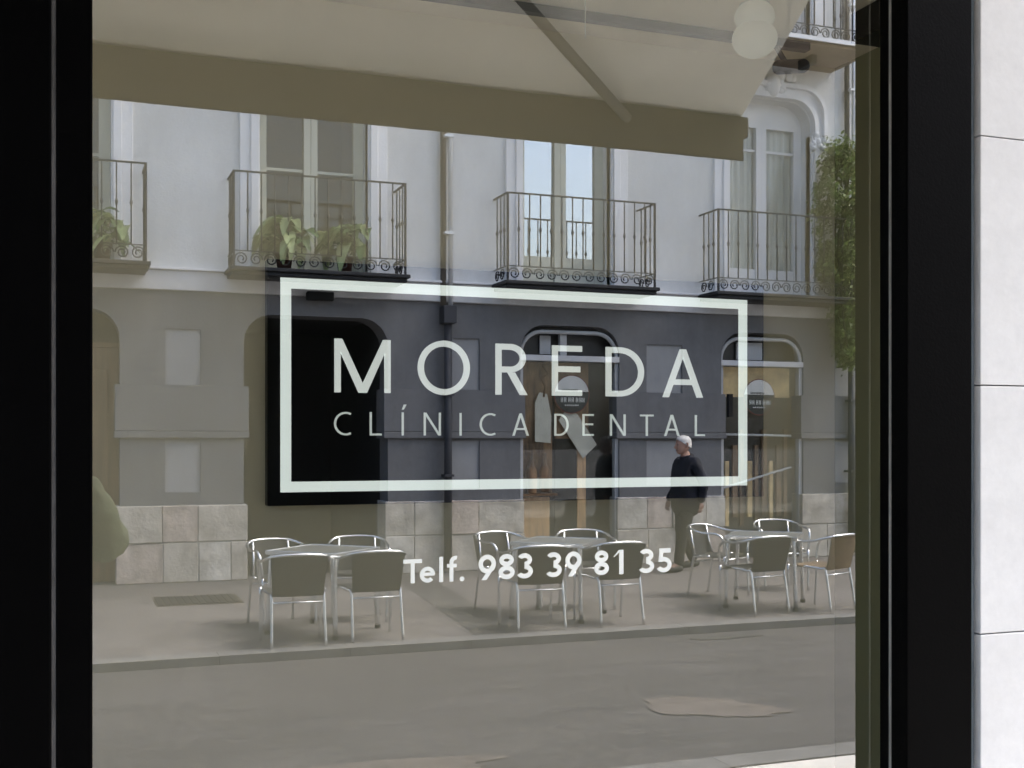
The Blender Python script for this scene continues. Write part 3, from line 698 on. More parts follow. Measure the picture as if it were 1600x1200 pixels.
for bi, (a, b) in enumerate(BAYS):
    for fl in (0, 1):
        zb = 3.62 if fl == 0 else 7.10; zt = 6.36 if fl == 0 else 9.5; zs = 6.04 if fl == 0 else 9.34
        wn = empty('window', parent=bld)
        # jamb trims and hood
        for s_, (xa, xb) in enumerate(((a - 0.23, a), (b, b + 0.24))):
            bp('jamb_trim', 'trim_white', xa, xb, -0.10, 0.05, zb, zs - 0.12, wn, 0.008)
            xi = xa + 0.12 if s_ == 0 else xa + 0.02
            bp('jamb_roll', 'trim_white', xi, xi + 0.10, 0.0505, 0.085, zb, zs - 0.12, wn, 0.012)
        if fl == 0:
            cv = lintel_poly(a - 0.02, b + 0.02, zs - 0.12, zt + 0.02, 9, 0.34, 0.34)[1:-1]
            sweep(cv, 0.20, 0.001, 0.055).build('hood_mould', 'trim_white', wn)
            sweep([(x, z) for x, z in cv], 0.07, 0.056, 0.10).build('hood_roll', 'trim_white', wn)
            cv2 = [(x + (0.14 if x > (a + b) / 2 else -0.14), z + (0.15 if z > zs else 0)) for x, z in cv]
            sweep(cv2, 0.06, 0.056, 0.12).build('hood_roll', 'trim_white', wn)
            for xc in (a - 0.10, b + 0.10):           # corbels with a little carved foliage
                mb = MB(); r_ = random.Random(bi * 7 + int(xc * 10))
                for k in range(9): lump(mb, xc + r_.uniform(-.12, .12), zs - 0.16 + r_.uniform(-.16, .12), 0.05, r_.uniform(.03, .06), r_.uniform(.03, .07), r_.uniform(.05, .09))
                mb.build('carved_corbel', 'trim_white', wn, True)
            mb = MB(); r_ = random.Random(bi); xc = (a + b) / 2
            for k in range(24): lump(mb, xc + r_.uniform(-.36, .36) , zt + 0.20 + r_.uniform(-.10, .14) , 0.06, r_.uniform(.035, .08), r_.uniform(.035, .08), r_.uniform(.05, .10))
            lump(mb, xc, zt + 0.18, 0.06, 0.11, 0.17, 0.14, 12)
            mb.build('carved_keystone', 'trim_white', wn, True)
        # frame, two glazed leaves
        pt = 'trim_white' if bi == 3 else 'window_paint'
        fx0, fx1 = a, b
        bp('frame', pt, fx0, fx0 + 0.12, -0.30, -0.22, zb, zs + .25, wn); bp('frame', pt, fx1 - 0.12, fx1, -0.30, -0.22, zb, zs + .25, wn)
        bp('frame', pt, fx0 + 0.12, fx1 - 0.12, -0.30, -0.22, zs - 0.02, zs + 0.34, wn)
        xm = (fx0 + fx1) / 2
        bp('meeting_stile', pt, xm - 0.085, xm - 0.002, -0.295, -0.20, zb + .04, zs - 0.022, wn, 0.006); bp('meeting_stile', pt, xm + 0.002, xm + 0.085, -0.295, -0.21, zb + .04, zs - 0.022, wn, 0.006)
        for s_ in (0, 1):
            xa, xb = (fx0 + 0.121, xm - 0.086) if s_ == 0 else (xm + 0.086, fx1 - 0.121)
            lf = bp('pane', BMAT[bi][0], xa, xb, -0.262, -0.256, zb + 0.42, zs - 0.024, wn)
            bp('kick_panel', pt, xa, xb, -0.29, -0.225, zb + 0.04, zb + 0.418, wn, 0.006)
            bars = (4.90, 5.62) if fl == 0 else (8.3,)
            if bi == 2: bars = ()
            if bi == 3 and fl == 0: bars = (5.70,)
            for zz in bars: bp('glazing_bar', pt, xa, xb, -0.272, -0.240, zz - 0.017, zz + 0.017, wn)
        if BMAT[bi][1] == 'curtain':
            mb = MB()
            for i in range(60):
                xa, xb = a + .02 + (b - a - .04) * i / 60, a + .02 + (b - a - .04) * (i + 1) / 60
                da, db = [-0.33 + 0.022 * math.sin(k * 1.3) + 0.01 * math.sin(k * .37) for k in (i, i + 1)]
                mb.quad((xb, db, zb + .02), (xa, da, zb + .02), (xa, da, zs + .3), (xb, db, zs + .3))
            mb.build('curtain', 'curtain', wn)
        # dark room box behind
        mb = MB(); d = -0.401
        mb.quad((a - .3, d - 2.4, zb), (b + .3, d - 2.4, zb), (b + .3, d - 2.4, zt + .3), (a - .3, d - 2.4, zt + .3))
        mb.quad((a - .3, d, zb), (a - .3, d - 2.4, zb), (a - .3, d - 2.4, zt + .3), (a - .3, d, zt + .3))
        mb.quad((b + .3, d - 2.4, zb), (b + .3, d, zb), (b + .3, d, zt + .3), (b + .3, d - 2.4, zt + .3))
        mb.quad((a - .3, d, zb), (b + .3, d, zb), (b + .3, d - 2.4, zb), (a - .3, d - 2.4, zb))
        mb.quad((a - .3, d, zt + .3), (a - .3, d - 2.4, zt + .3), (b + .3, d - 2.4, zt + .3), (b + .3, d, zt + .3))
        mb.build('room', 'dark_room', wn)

# ---- balconies with turned iron bars
bar_mesh = MB().tube([(0, 0, 0), (0, 0, .42), (0, 0, .435), (0, 0, .455), (0, 0, .475), (0, 0, .49), (0, 0, .89)], [.0085, .0085, .014, .021, .014, .0085, .0085], 6).mesh('baluster', 'iron_dark', True)
def scroll_mesh():
    mb = MB(); pts = []
    for i in range(20):
        t = i / 19 * 3.3 * math.pi; r_ = 0.075 * (1 - i / 26)
        pts.append((r_ * math.cos(t), 0, 0.09 + r_ * math.sin(t)))
    mb.tube(pts, 0.0085, 5); return mb.mesh('scroll', 'iron_dark', True)
scr = scroll_mesh()
BALC = [(-1.45, 0.85), (1.80, 3.80), (5.10, 7.12), (8.06, 10.16)]
for fl in (0, 1):
    zf = 3.60 if fl == 0 else 6.93
    for bi, (a, b) in enumerate(BALC):
        bl = empty('balcony', (0, 0, zf), parent=bld)
        sl = MB(); D0 = 0.56 if fl == 0 else 0.98
        sl.box(a - 0.05, b + 0.05, 0.002, D0, -0.045, 0.0); sl.box(a - 0.02, b + 0.02, 0.002, D0 - .04, -0.09, -0.046)
        sl.build('slab', 'iron_dark' if fl == 0 else 'soffit_brown', bl, bevel=0.008)
        if fl == 1:
            MB().box(a - 0.055, b + 0.055, D0 + .001, D0 + .025, -0.05, 0.004).build('nosing', 'trim_white', bl)
            for q in (.12, .67): MB().box(a + (b - a) * q - .04, a + (b - a) * q + .04, 0.30, 0.62, -0.21, -0.0905).build('bracket', 'iron_dark', bl)
        D_ = 0.50 if fl == 0 else 0.92
        MB().box(a - .012, b + .012, D_ - .012, D_ + .012, 1.07, 1.088).build('top_rail', 'iron_dark', bl)
        MB().box(a - .008, b + .008, D_ - .008, D_ + .008, 0.175, 0.187).build('bottom_rail', 'iron_dark', bl)
        for x in (a, b):
            MB().box(x - .012, x + .012, 0.001, D_ - .0125, 1.07, 1.088).build('side_rail', 'iron_dark', bl)
            MB().box(x - .008, x + .008, 0.001, D_ - .0085, 0.175, 0.187).build('side_rail', 'iron_dark', bl)
            for y in ((0.12, 0.25, 0.375) if fl == 0 else (.13, .26, .39, .52, .65, .78)): inst('baluster', bar_mesh, bl, (x, y, 0.182))
            MB().box(x - .012, x + .012, D_ - .012, D_ + .012, 0.0, 1.069).build('corner_post', 'iron_dark', bl)
        n = round((b - a) / 0.149)
        for i in range(1, n): inst('baluster', bar_mesh, bl, (a + (b - a) * i / n, D_, 0.182))
        ns = round((b - a) / 0.165)
        for i in range(ns): inst('scroll', scr, bl, (a + (b - a) * (i + .5) / ns, D_, 0.0), scale=(1 if i % 2 else -1, 1, 1))
        for x in (a, b):
            for y in ((0.12, 0.30) if fl == 0 else (.12, .30, .48, .66)): inst('scroll', scr, bl, (x, y, 0.0), rot=(0, 0, R(90)))

# ---- rainwater pipes
for px, zdark in ((4.46, True), (10.46, False)):
    dp_ = empty('drainpipe', parent=bld)
    MB().tube([(px + .03, 0.11, 3.30), (px + .03, 0.11, 10.6)], 0.030, 12).build('upper_pipe', 'pipe_pale', dp_, True)
    MB().tube([(px - .05, 0.06, 3.30), (px - .05, 0.06, 10.6)], 0.036, 10).build('pipe_shade', 'pipe_shade_brown', dp_, True)  # dark tube stands for the shadow beside the pale pipe
    MB().tube([(px, 0.10, 0.05), (px, 0.10, 3.30)], 0.050, 12).build('lower_pipe', 'pipe_dark', dp_, True)
    bp('collar', 'pipe_dark', px - .085, px + .085, 0.0, 0.20, 3.08, 3.30, dp_, 0.01)
    for z in (4.2, 5.4, 6.6, 7.8, 9.0, 1.2, 2.2): bp('bracket', 'pipe_dark' if z < 3.3 else 'pipe_pale', px - .060, px + .060, 0.0, 0.165, z - .015, z + .015, dp_)
bp('wall_lamp', 'void_black', 2.70, 3.02, 0.051, 0.16, 3.30, 3.40, None, 0.01)

# ================================================================== CAFÉ TABLES AND CHAIRS on the far pavement
def make_chair(weave):
    """faces +y; origin on the ground under the seat"""
    c = empty('cafe_chair')
    hoop = smoothpath([(-.245, .205, .44), (-.262, .20, .60), (-.268, .13, .665), (-.268, -.04, .672), (-.25, -.17, .70), (-.17, -.265, .728), (0, -.292, .737),
                       (.17, -.265, .728), (.25, -.17, .70), (.268, -.04, .672), (.268, .13, .665), (.262, .20, .60), (.245, .205, .44)], 5)
    MB().tube(hoop, .0125, 8).build('armrest_hoop', 'aluminium', c, True)
    for s in (-1, 1):
        MB().tube(smoothpath([(s * .245, .205, .44), (s * .243, .21, .2), (s * .238, .225, 0)], 3), .0125, 8).build('leg', 'aluminium', c, True)
        MB().tube(smoothpath([(s * .248, .03, .43), (s * .215, -.14, .415), (s * .205, -.185, .385), (s * .212, -.25, .0)], 5), .0125, 8).build('leg', 'aluminium', c, True)
        MB().tube([(s * .185, -.172, .41), (s * .170, -.215, .56), (s * .165, -.248, .722)], .010, 8).build('back_post', 'aluminium', c, True)
    MB().tube([(-.206, -.195, .355), (.206, -.195, .355)], .009, 8).build('crossbar', 'aluminium', c, True)
    MB().tube([(-.244, .207, .40), (.244, .207, .40)], .009, 8).build('crossbar', 'aluminium', c, True)
    # woven seat and back as slightly dished sheets with thickness
    st = MB(); N = 8
    for z_, flip in ((0, False), (-.012, True)):
        for i in range(N):
            for j in range(N):
                def q(a, b):
                    u, v = -1 + 2 * a / N, -1 + 2 * b / N
                    return (u * (.235 - .02 * (v < 0) * -v), v * .205 + .005, .432 - .016 * (1 - u * u) * (1 - v * v) + z_)
                p_ = [q(i, j), q(i + 1, j), q(i + 1, j + 1), q(i, j + 1)]
                st.quad(*(p_[::-1] if flip else p_))
    st.build('seat', weave, c, True)
    bk = MB()
    for d_, flip in ((0, True), (.010, False)):
        for i in range(N):
            for j in range(N):
                def q(a, b):
                    u, v = -1 + 2 * a / N, b / N
                    wd = .198 + .024 * v
                    return (u * wd, -.20 - .068 * v - .024 * (1 - u * u) + d_, .405 + .318 * v - .008 * u * u * v)
                p_ = [q(i, j), q(i + 1, j), q(i + 1, j + 1), q(i, j + 1)]
                bk.quad(*(p_ if flip else p_[::-1]))
    bk.build('backrest', weave, c, True)
    return c
chair_dark = make_chair('weave_dark'); chair_tan = make_chair('weave_tan')
def make_table():
    t = empty('cafe_table'); h = .35
    part('table_top', 'table_grey', t, -h + .012, h - .012, -h + .012, h - .012, .682, .702)
    for s in (-1, 1):
        part('edge_band', 'aluminium', t, -h, h, s * h - .012 * (s > 0), s * h + .012 * (s < 0), .672, .708, .003)
        part('edge_band', 'aluminium', t, s * h - .012 * (s > 0), s * h + .012 * (s < 0), -h + .0125, h - .0125, .672, .708, .003)
    for sx in (-1, 1):
        for sy in (-1, 1):
            k = .315
            MB().tube(smoothpath([(sx * k * .96, sy * k * .96, .68), (sx * k, sy * k, .60), (sx * (k + .02), sy * (k + .02), .0)], 4), .021, 10).build('leg', 'aluminium', t, True)
            MB().lathe([(.026, 0), (.026, .03)], (sx * (k + .02), sy * (k + .02), 0), 10).build('foot', 'weave_dark', t)
    return t
table0 = make_table()
WHERE = ['before the dark arched doorway', 'before the poster window', 'beside the walking man']
TABLES = [(2.08, -8.03, 45), (4.30, -8.12, 43), (6.50, -8.08, 40)]
for i, (x, y, a) in enumerate(TABLES):
    t = table0 if i == 0 else copy_tree(table0)
    t.location = (x, y, 0.0); t.rotation_euler.z = R(a)
    tag(t, 'square aluminium café table standing ' + WHERE[i], 'table', 'café tables on the far pavement')
SHORT = ['the table by the dark doorway', 'the table by the poster window', 'the table by the walking man']
# x, y, facing (degrees from -y, i.e. away from the shop), table, which
CH = [(1.735, -7.50, 2, 0, 'kerb side, nearer the stone pier'), (2.37, -7.57, -2, 0, 'kerb side, nearer the word Telf'),
      (1.80, -8.52, 168, 0, 'wall side, nearer the stone pier'), (2.52, -8.60, 190, 0, 'wall side, nearer the word Telf'),
      (3.815, -7.55, 3, 1, 'kerb side, nearer the dark doorway'), (4.59, -7.64, -3, 1, 'kerb side, nearer the walking man'),
      (3.98, -8.62, 165, 1, 'wall side, nearer the dark doorway'), (4.78, -8.58, 192, 1, 'wall side, nearer the walking man'),
      (6.15, -7.72, -10, 2, 'its back to the glass'), (6.45, -8.88, 150, 2, 'below the man'),
      (7.42, -9.20, 195, 2, 'farthest from the glass')]
for i, (x, y, a, ti, which) in enumerate(CH):
    c = chair_dark if i == 0 else copy_tree(chair_dark)
    c.location = (x, y, 0.0); c.rotation_euler.z = R(180 + a)
    tag(c, 'dark woven chair at %s, %s' % (SHORT[ti], which), 'chair', 'café chairs on the far pavement')
chair_tan.location = (6.86, -7.66, 0.0); chair_tan.rotation_euler.z = R(180 - 22)
tag(chair_tan, 'tan woven aluminium café chair, the only tan one, at the table by the climbing plant', 'chair', 'café chairs on the far pavement')

# ================================================================== PLANTS
def leaf_mesh(L, W, droop, m_):
    mb = MB(); n = 6
    def pt(i, s):
        t = i / n; w_ = W * math.sin(math.pi * min(1, t * .93 + .04)) ** .8
        return (s * w_, L * (t - .10 * t * t * droop), L * (.55 * t - droop * .85 * t * t) + abs(s) * w_ * .25)
    for i in range(n):
        mb.quad(pt(i, 0), pt(i, 1), pt(i + 1, 1), pt(i + 1, 0)); mb.quad(pt(i, -1), pt(i, 0), pt(i + 1, 0), pt(i + 1, -1))
    return mb.mesh('leaf', m_, True)
LEAVES = [leaf_mesh(.36, .075, 1.2, 'leaf_green'), leaf_mesh(.42, .085, 1.5, 'leaf_pale'), leaf_mesh(.30, .07, .9, 'leaf_green'), leaf_mesh(.34, .08, 1.7, 'leaf_pale')]
def pot_plant(x, y, z, label, seed, n=22, sc_=1.0):
    r_ = random.Random(seed); p = empty('potted_plant', (x, y, z)); tag(p, label, 'plant', 'potted plants on the balconies')
    MB().lathe([(.075, 0), (.10, .17), (.112, .17), (.112, .20), (.095, .20), (.09, .17)], seg=16).build('pot', 'terracotta', p, True)
    for i in range(5):
        a = i * 1.26 + r_.uniform(-.3, .3)
        MB().tube([(0, 0, .17), (.05 * math.cos(a), .05 * math.sin(a), .34 * sc_), (.12 * math.cos(a), .10 * math.sin(a), .46 * sc_)], .006, 5).build('stem', 'stem_brown', p)
    for i in range(n):
        a = i * 2.4 + r_.uniform(-.4, .4); rr = r_.uniform(.02, .27)
        inst('leaf', r_.choice(LEAVES), p, (rr * math.cos(a), rr * .8 * math.sin(a), r_.uniform(.20, .50) * sc_), (r_.uniform(-.3, .5), r_.uniform(-.3, .3), a), (sc_ * r_.uniform(.42, .85),) * 3)
    return p
pot_plant(2.40, FY + .30, 3.602, 'potted plant with pale drooping leaves, left of the pair on the balcony', 1, 60, 1.2)
pot_plant(3.12, FY + .28, 3.602, 'potted plant with drooping leaves, right of the pair on the balcony', 2, 60, 1.15)
pot_plant(0.40, FY + .30, 3.602, 'potted plant with drooping leaves on the balcony cut by the black frame', 3, 50, 1.1)
# climbing plant that hangs over the pipe beside the last balcony
vn = empty('climbing_plant', (10.12, FY + .35, 2.75)); tag(vn, 'yellow green climbing plant hanging beside the last balcony', 'plant')
r_ = random.Random(77)
for k in range(5):
    pts = [(r_.uniform(-.1, .15), r_.uniform(-.12, .12), zz) for zz in (0.15, .8, 1.6, 2.3, 2.9)]
    MB().tube(smoothpath(pts, 4), .012, 5).build('stem', 'stem_brown', vn, True)
mb = MB()
def vine_half(z):      # half width of the hanging mass at height z above its foot
    if z < .9: return .10 + .22 * (z / .9) ** .7
    if z < 2.0: return .40 + .10 * math.sin((z - .9) * 2.2)
    return max(.05, .42 * (1 - ((z - 2.0) / 1.05) ** 1.6) + .10)
cl = [(r_.uniform(0, 3.0), r_.uniform(0, 6.28), r_.uniform(.55, 1.15)) for _ in range(210)]
for cz, ca, cr in cl:
    hw = vine_half(cz) * .82; cx, cy = hw * cr * math.cos(ca) * .9 + (.10 if cz < 1.2 else 0), hw * cr * math.sin(ca) * .55
    for k in range(34):
        c_ = Vector((cx + r_.gauss(0, .06), cy + r_.gauss(0, .06), cz + r_.gauss(0, .075)))
        n_ = Vector((r_.uniform(-1, 1), r_.uniform(-.2, 1), r_.uniform(-.4, 1))).normalized()
        a = n_.orthogonal().normalized() * r_.uniform(.026, .050); b_ = n_.cross(a).normalized() * r_.uniform(.016, .030)
        tip = Vector((0, 0, -r_.uniform(.0, .03)))
        mb.quad(c_ - a, c_ - b_, c_ + a + tip, c_ + b_)
mb.build('foliage', 'ivy_green', vn)

# ================================================================== PEOPLE
def skin_body(name, verts, edges, radii, m_, parent, sub=2, root=0, folds=0):
    me = bpy.data.meshes.new(name); me.from_pydata(verts, edges, []); me.update()
    o = bpy.data.objects.new(name, me); COL.objects.link(o)
    md = o.modifiers.new('skin', 'SKIN'); md.use_smooth_shade = True
    for i, r in enumerate(radii):
        me.skin_vertices[0].data[i].radius = r if isinstance(r, tuple) else (r, r)
        me.skin_vertices[0].data[i].use_root = (i == root)
    sb = o.modifiers.new('sub', 'SUBSURF'); sb.levels = sub; sb.render_levels = sub
    dg = bpy.context.evaluated_depsgraph_get(); dg.update()
    nm = bpy.data.meshes.new_from_object(o.evaluated_get(dg)); nm.name = name
    for p in nm.polygons: p.use_smooth = True
    nm.materials.clear(); nm.materials.append(M[m_])
    if folds:                                        # creases of the cloth
        for v in nm.vertices:
            q_ = Vector((v.co.x * 9 + 3, v.co.y * 9, v.co.z * 15 + v.co.x * 14))
            v.co += v.normal * folds * (noise.noise(q_) + .5 * noise.noise(q_ * 2.3))
    bpy.data.objects.remove(o); bpy.data.meshes.remove(me)
    r = bpy.data.objects.new(name, nm); COL.objects.link(r); r.parent = parent
    return r
def ring_loft(rings, m_, name, parent, seg=18):
    """rings: (centre, rx, ry) horizontal ellipses from bottom to top, closed at both ends"""
    mb = MB(); k = 0
    for (cx, cy, cz), rx, ry in rings:
        for q in range(seg):
            a = 2 * math.pi * q / seg; mb.v.append((cx + rx * math.cos(a), cy + ry * math.sin(a), cz))
    for i in range(len(rings) - 1):
        for q in range(seg):
            mb.f.append((i * seg + q, i * seg + (q + 1) % seg, (i + 1) * seg + (q + 1) % seg, (i + 1) * seg + q)); mb.m.append(0)
    mb.f.append(tuple(range(seg))[::-1]); mb.m.append(0); n = len(rings) - 1
    mb.f.append(tuple(n * seg + q for q in range(seg))); mb.m.append(0)
    return mb.build(name, m_, parent, True)
def chain(*pts): return list(pts)
def head_rings(c, s=1.0):
    """a head facing +y: chin, jaw, cheeks, brow, crown (centre = middle of the head)"""
    x, y, z = c
    R_ = [(-.112, .030, .034, .030), (-.098, .048, .052, .026), (-.070, .062, .076, .012), (-.035, .070, .088, .004), (0.0, .0745, .096, -.002),
          (.035, .077, .100, -.006), (.068, .074, .095, -.012), (.095, .058, .074, -.016), (.111, .034, .044, -.018), (.117, .010, .014, -.018)]
    return [((x, y + dy * s, z + dz * s), rx * s, ry * s) for dz, rx, ry, dy in R_]
def add_face(head, c, s, hair):
    x, y, z = c
    mb = MB(); mb.tube([(x, y + .088 * s, z + .020 * s), (x, y + .104 * s, z - .012 * s), (x, y + .114 * s, z - .030 * s), (x, y + .088 * s, z - .042 * s)], [.008 * s, .012 * s, .016 * s, .010 * s], 8)
    mb.build('nose', 'skin', head, True)
    for e in (-1, 1):
        m2 = MB(); lump(m2, 0, 0, 0, .011 * s, .007 * s, .008 * s); o = m2.build('eye', 'eye_dark', head, True); o.location = (x + e * .030 * s, y + .0845 * s, z + .006 * s)
        m3 = MB(); m3.tube(smoothpath([(x + e * .074 * s, y - .002 * s, z + .022 * s), (x + e * .090 * s, y - .016 * s, z + .024 * s), (x + e * .088 * s, y - .018 * s, z - .008 * s), (x + e * .074 * s, y - .004 * s, z - .028 * s)], 3), .010 * s, 6)
        m3.build('ear', 'skin', head, True)
    part('mouth', 'eye_dark', head, x - .024 * s, x + .024 * s, y + .0865 * s, y + .0890 * s, z - .0645 * s, z - .0615 * s)
def hair_cap(head, c, s, m_, back_low=-.05, front_low=.072):
    x, y, z = c; mb = MB(); seg, rows_ = 24, 9
    for i in range(rows_ + 1):
        for q in range(seg):
            a = 2 * math.pi * q / seg; f = (1 + math.sin(a)) / 2
            low = back_low + (front_low - back_low) * f ** 1.6
            zz = low + (.125 - low) * i / rows_
            t = max(0, min(1, (zz + .02) / .145)); k = math.sqrt(max(0, 1 - t ** 4.5))
            mb.v.append((x + .083 * s * k * math.cos(a), y - .010 * s + .104 * s * k * math.sin(a), z + zz * s))
    for i in range(rows_):
        for q in range(seg):
            mb.f.append((i * seg + q, i * seg + (q + 1) % seg, (i + 1) * seg + (q + 1) % seg, (i + 1) * seg + q)); mb.m.append(0)
    mb.build('hair', m_, head, True)
def hand(parent, wrist, direction, palm_n, m_='skin', curl=.5, s=1.0, name='hand', mirror=1):
    """palm with five separate bent fingers, all one mesh"""
    d = Vector(direction).normalized(); n = Vector(palm_n); n = (n - d * n.dot(d)).normalized(); sd_ = d.cross(n) * mirror
    W = Vector(wrist); mb = MB()
    for k, off in enumerate((-.026, -.009, .009, .026)):
        base = W + d * .035 * s + sd_ * off * .8 * s
        mb.tube([W + sd_ * off * .4 * s, base, W + d * (.088 - .004 * abs(k - 1.2)) * s + sd_ * off * s], [.014 * s, .0135 * s, .011 * s], 8)
        L = (.070, .078, .074, .058)[k] * s; p = W + d * .084 * s + sd_ * off * s; pts = [p]; a = 0
        for j in range(3):
            a += curl * (.5 + .35 * j); dd = d * math.cos(a) + n * math.sin(a); p = p + dd * L * (.45, .32, .23)[j]; pts.append(p)
        mb.tube(pts, [.0100 * s, .0092 * s, .0085 * s, .0065 * s], 7)
    b0 = W + d * .022 * s - sd_ * .026 * s
    p1 = b0 + (d * .45 - sd_ * .75 + n * .35).normalized() * .040 * s; p2 = p1 + (d * .85 - sd_ * .25 + n * .45).normalized() * .030 * s
    mb.tube([b0 + sd_ * .012 * s, b0, p1, p2], [.014 * s, .014 * s, .0105 * s, .0075 * s], 7)
    return mb.build(name, m_, parent, True)

def person(name, loc, rz, label, J, top, trousers, hair, head_s=1.0, back_low=-.05):
    """J: joints of the pose in the person's own axes (facing +y)"""
    p = empty(name, loc, rz); tag(p, label, 'person')
    H = J['head']
    # one continuous body from the soles to the neck and out to the wrists
    V = [J['pelvis'], J['waist'], J['chest'], J['neck'], (H[0], H[1] - .02, H[2] - .05),
         J['shL'], J['elL'], J['wrL'], J['shR'], J['elR'], J['wrR'], J['hipL'], J['knL'], J['anL'], J['toL'], J['hipR'], J['knR'], J['anR'], J['toR']]
    E_ = [(0, 1), (1, 2), (2, 3), (3, 4), (2, 5), (5, 6), (6, 7), (2, 8), (8, 9), (9, 10), (0, 11), (11, 12), (12, 13), (13, 14), (0, 15), (15, 16), (16, 17), (17, 18)]
    Rr = [(.145, .11), (.135, .10), (.15, .11), .055, .06, .06, .042, .030, .06, .042, .030, .085, .055, .040, .034, .085, .055, .040, .034]
    body = skin_body('body', V, E_, Rr, 'skin', p)
    hd = ring_loft(head_rings(H, head_s), 'skin', 'head', p, 20)
    add_face(hd, H, head_s, hair); hair_cap(hd, H, head_s, hair, back_low)
    # jacket: torso, sleeves, collar and hem
    hem = J['hem']; L = lambda a, b, t: tuple(Vector(a) * (1 - t) + Vector(b) * t)
    V2 = [J['chest'], J['waist'], J['pelvis'], hem, L(J['chest'], J['neck'], .62), J['shL'], L(J['shL'], J['elL'], .5), J['elL'], L(J['elL'], J['wrL'], .5), J['wrL'], J['shR'], L(J['shR'], J['elR'], .5), J['elR'], L(J['elR'], J['wrR'], .5), J['wrR']]
    E2 = [(0, 1), (1, 2), (2, 3), (0, 4), (0, 5), (5, 6), (6, 7), (7, 8), (8, 9), (0, 10), (10, 11), (11, 12), (12, 13), (13, 14)]
    bx, by = J['girth']
    sv = J.get('sleeve', 1.0)
    R2 = [(bx, by), (bx * .98, by * 1.04), (bx * 1.04, by * 1.06), (bx * 1.05, by * 1.04), .075] + [.088 * sv, .074 * sv, .066 * sv * sv, .058 * sv, .046] * 2
    skin_body('jacket', V2, E2, R2, top, p, 3, folds=.009)
    nk = Vector(J['neck']); MB().tube([tuple(nk + Vector((.068 * math.cos(a), .070 * math.sin(a) - .004, .012 - .020 * math.sin(a)))) for a in [2 * math.pi * i / 16 for i in range(16)]], .022, 8, closed=True).build('collar', top, p, True)
    V3 = [J['pelvis'], J['hipL'], L(J['hipL'], J['knL'], .5), J['knL'], L(J['knL'], J['anL'], .5), (J['anL'][0], J['anL'][1], J['anL'][2] - .02), J['hipR'], L(J['hipR'], J['knR'], .5), J['knR'], L(J['knR'], J['anR'], .5), (J['anR'][0], J['anR'][1], J['anR'][2] - .02)]
    E3 = [(0, 1), (1, 2), (2, 3), (3, 4), (4, 5), (0, 6), (6, 7), (7, 8), (8, 9), (9, 10)]
    skin_body('trousers', V3, E3, [(.15, .125), .108, .094, .080, .072, .066, .108, .094, .080, .072, .066], trousers, p, 3, folds=.010)
    for s in 'LR':
        a, t = Vector(J['an' + s]), Vector(J['to' + s]); d = (t - a); d.z = 0; d.normalize()
        b0 = a - d * .055; z0 = min(a.z - .065, .06) if a.z < .12 else a.z - .06
        MB().tube([(b0.x, b0.y, a.z - .045), (a.x, a.y, a.z - .045), tuple(a + d * .10 + Vector((0, 0, -.052))), tuple(a + d * .175 + Vector((0, 0, -.062))), tuple(a + d * .205 + Vector((0, 0, -.066)))], [.030, .046, .044, .038, .018], 12).build('shoe', 'leather_black', p, True)
    return p

# the man who walks along the far pavement, towards -x
man = {'head': (0, .045, 1.575), 'neck': (0, -.005, 1.42), 'chest': (0, -.02, 1.25), 'waist': (0, -.01, 1.06), 'pelvis': (0, 0, .93), 'hem': (0, .0, .655),
       'shL': (.185, -.02, 1.365), 'elL': (.235, -.12, 1.11), 'wrL': (.22, -.09, .86), 'shR': (-.185, -.02, 1.365), 'elR': (-.235, -.02, 1.10), 'wrR': (-.225, .13, .87),
       'hipL': (.09, .0, .88), 'knL': (.09, .10, .50), 'anL': (.09, .16, .095), 'toL': (.09, .30, .045),
       'hipR': (-.09, .0, .88), 'knR': (-.09, .02, .49), 'anR': (-.09, -.17, .13), 'toR': (-.09, -.05, .05), 'girth': (.225, .185)}
pm_ = person('person', (7.27, -11.05, 0.0), R(90), 'person in navy jacket and dark trousers with short white hair, walking past the stone base', man, 'cloth_navy', 'cloth_trouser', 'hair_white', 1.0, -.035)
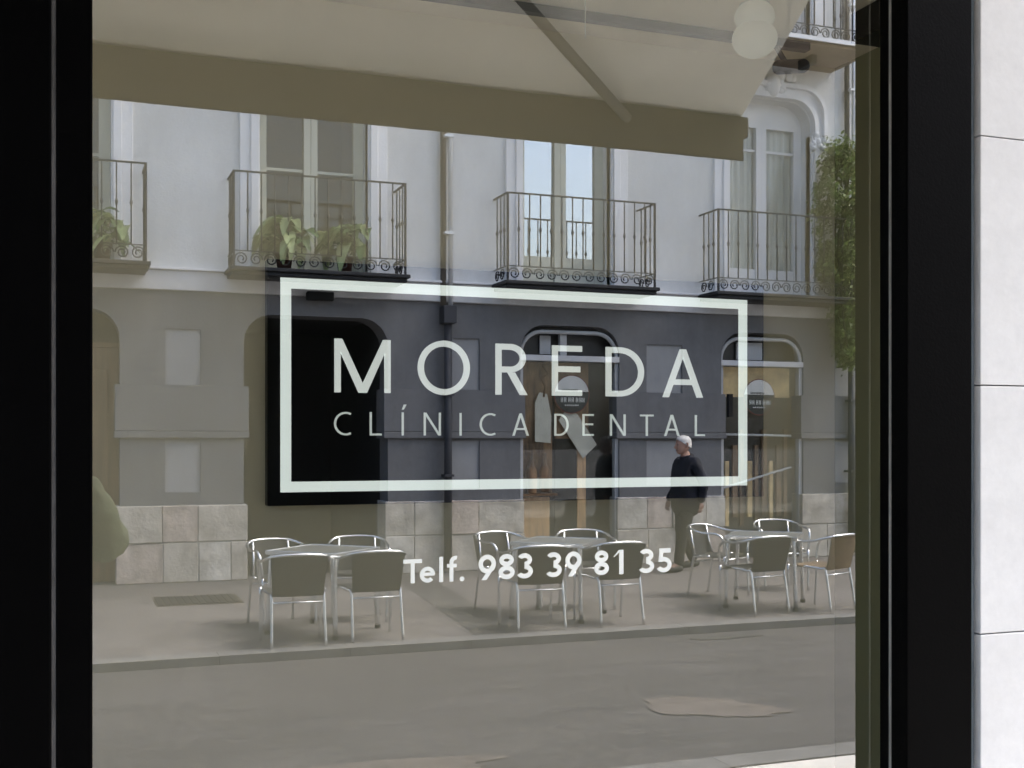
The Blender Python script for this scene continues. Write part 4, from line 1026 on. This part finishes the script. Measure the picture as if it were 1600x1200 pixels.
hand(pm_, man['wrL'], (0, .1, -1), (-1, .2, 0), curl=.55, s=.85); hand(pm_, man['wrR'], (0, .15, -1), (1, .2, 0), curl=.55, s=.85, mirror=-1)

# the person who takes the picture: the phone sits just behind the lens, most of them is hidden by the black frame
ph_ = {'head': (-.03, .03, 1.60), 'neck': (-.02, -.02, 1.445), 'chest': (-.02, -.03, 1.27), 'waist': (-.02, -.02, 1.07), 'pelvis': (-.02, 0, .94), 'hem': (-.02, 0, .80),
       'shL': (-.205, -.03, 1.38), 'elL': (-.25, .14, 1.19), 'wrL': (.0, .335, 1.50), 'shR': (.185, -.03, 1.39), 'elR': (.272, .10, 1.25), 'wrR': (.19, .335, 1.50),
       'hipL': (-.11, 0, .89), 'knL': (-.12, .02, .49), 'anL': (-.13, -.02, .095), 'toL': (-.15, .13, .045),
       'hipR': (.07, 0, .89), 'knR': (.085, .02, .49), 'anR': (.095, -.02, .095), 'toR': (.115, .13, .045), 'girth': (.205, .15), 'sleeve': 1.16}
PX, PY = -0.125, -2.445
pp = person('person', (PX, PY, 0.0), 0.0, 'person in olive green jacket holding up a phone, at the edge of the black frame', ph_, 'cloth_olive', 'cloth_grey', 'hair_brown', .98, -.08)
hand(pp, ph_['wrL'], (.25, .25, .9), (.6, .3, 0), curl=.9); hand(pp, ph_['wrR'], (-.25, .25, .9), (-.6, .3, 0), curl=.9, mirror=-1)
hb = empty('shoulder_bag', (0.052, -2.42, .74)); tag(hb, 'small grey shoulder bag at the hip of the person in the olive jacket', 'bag')
part('pouch', 'cloth_grey', hb, -.05, .035, -.11, .11, -.05, .15, .03)
MB().tube(smoothpath([(-.01, -.09, .14), (-.06, -.17, .40), (-.16, -.14, .69), (-.20, .0, .72), (-.16, .13, .62), (-.06, .14, .38), (-.01, .09, .14)], 4), .009, 6).build('strap', 'leather_black', hb, True)
ph = MB().box(-.036, .036, -.0085, 0, -.112, .032).build('phone', 'phone_black', bevel=.006)
ph.location = (0.0, -2.012, 1.62); tag(ph, 'black phone held upright by the person in the olive jacket', 'phone')
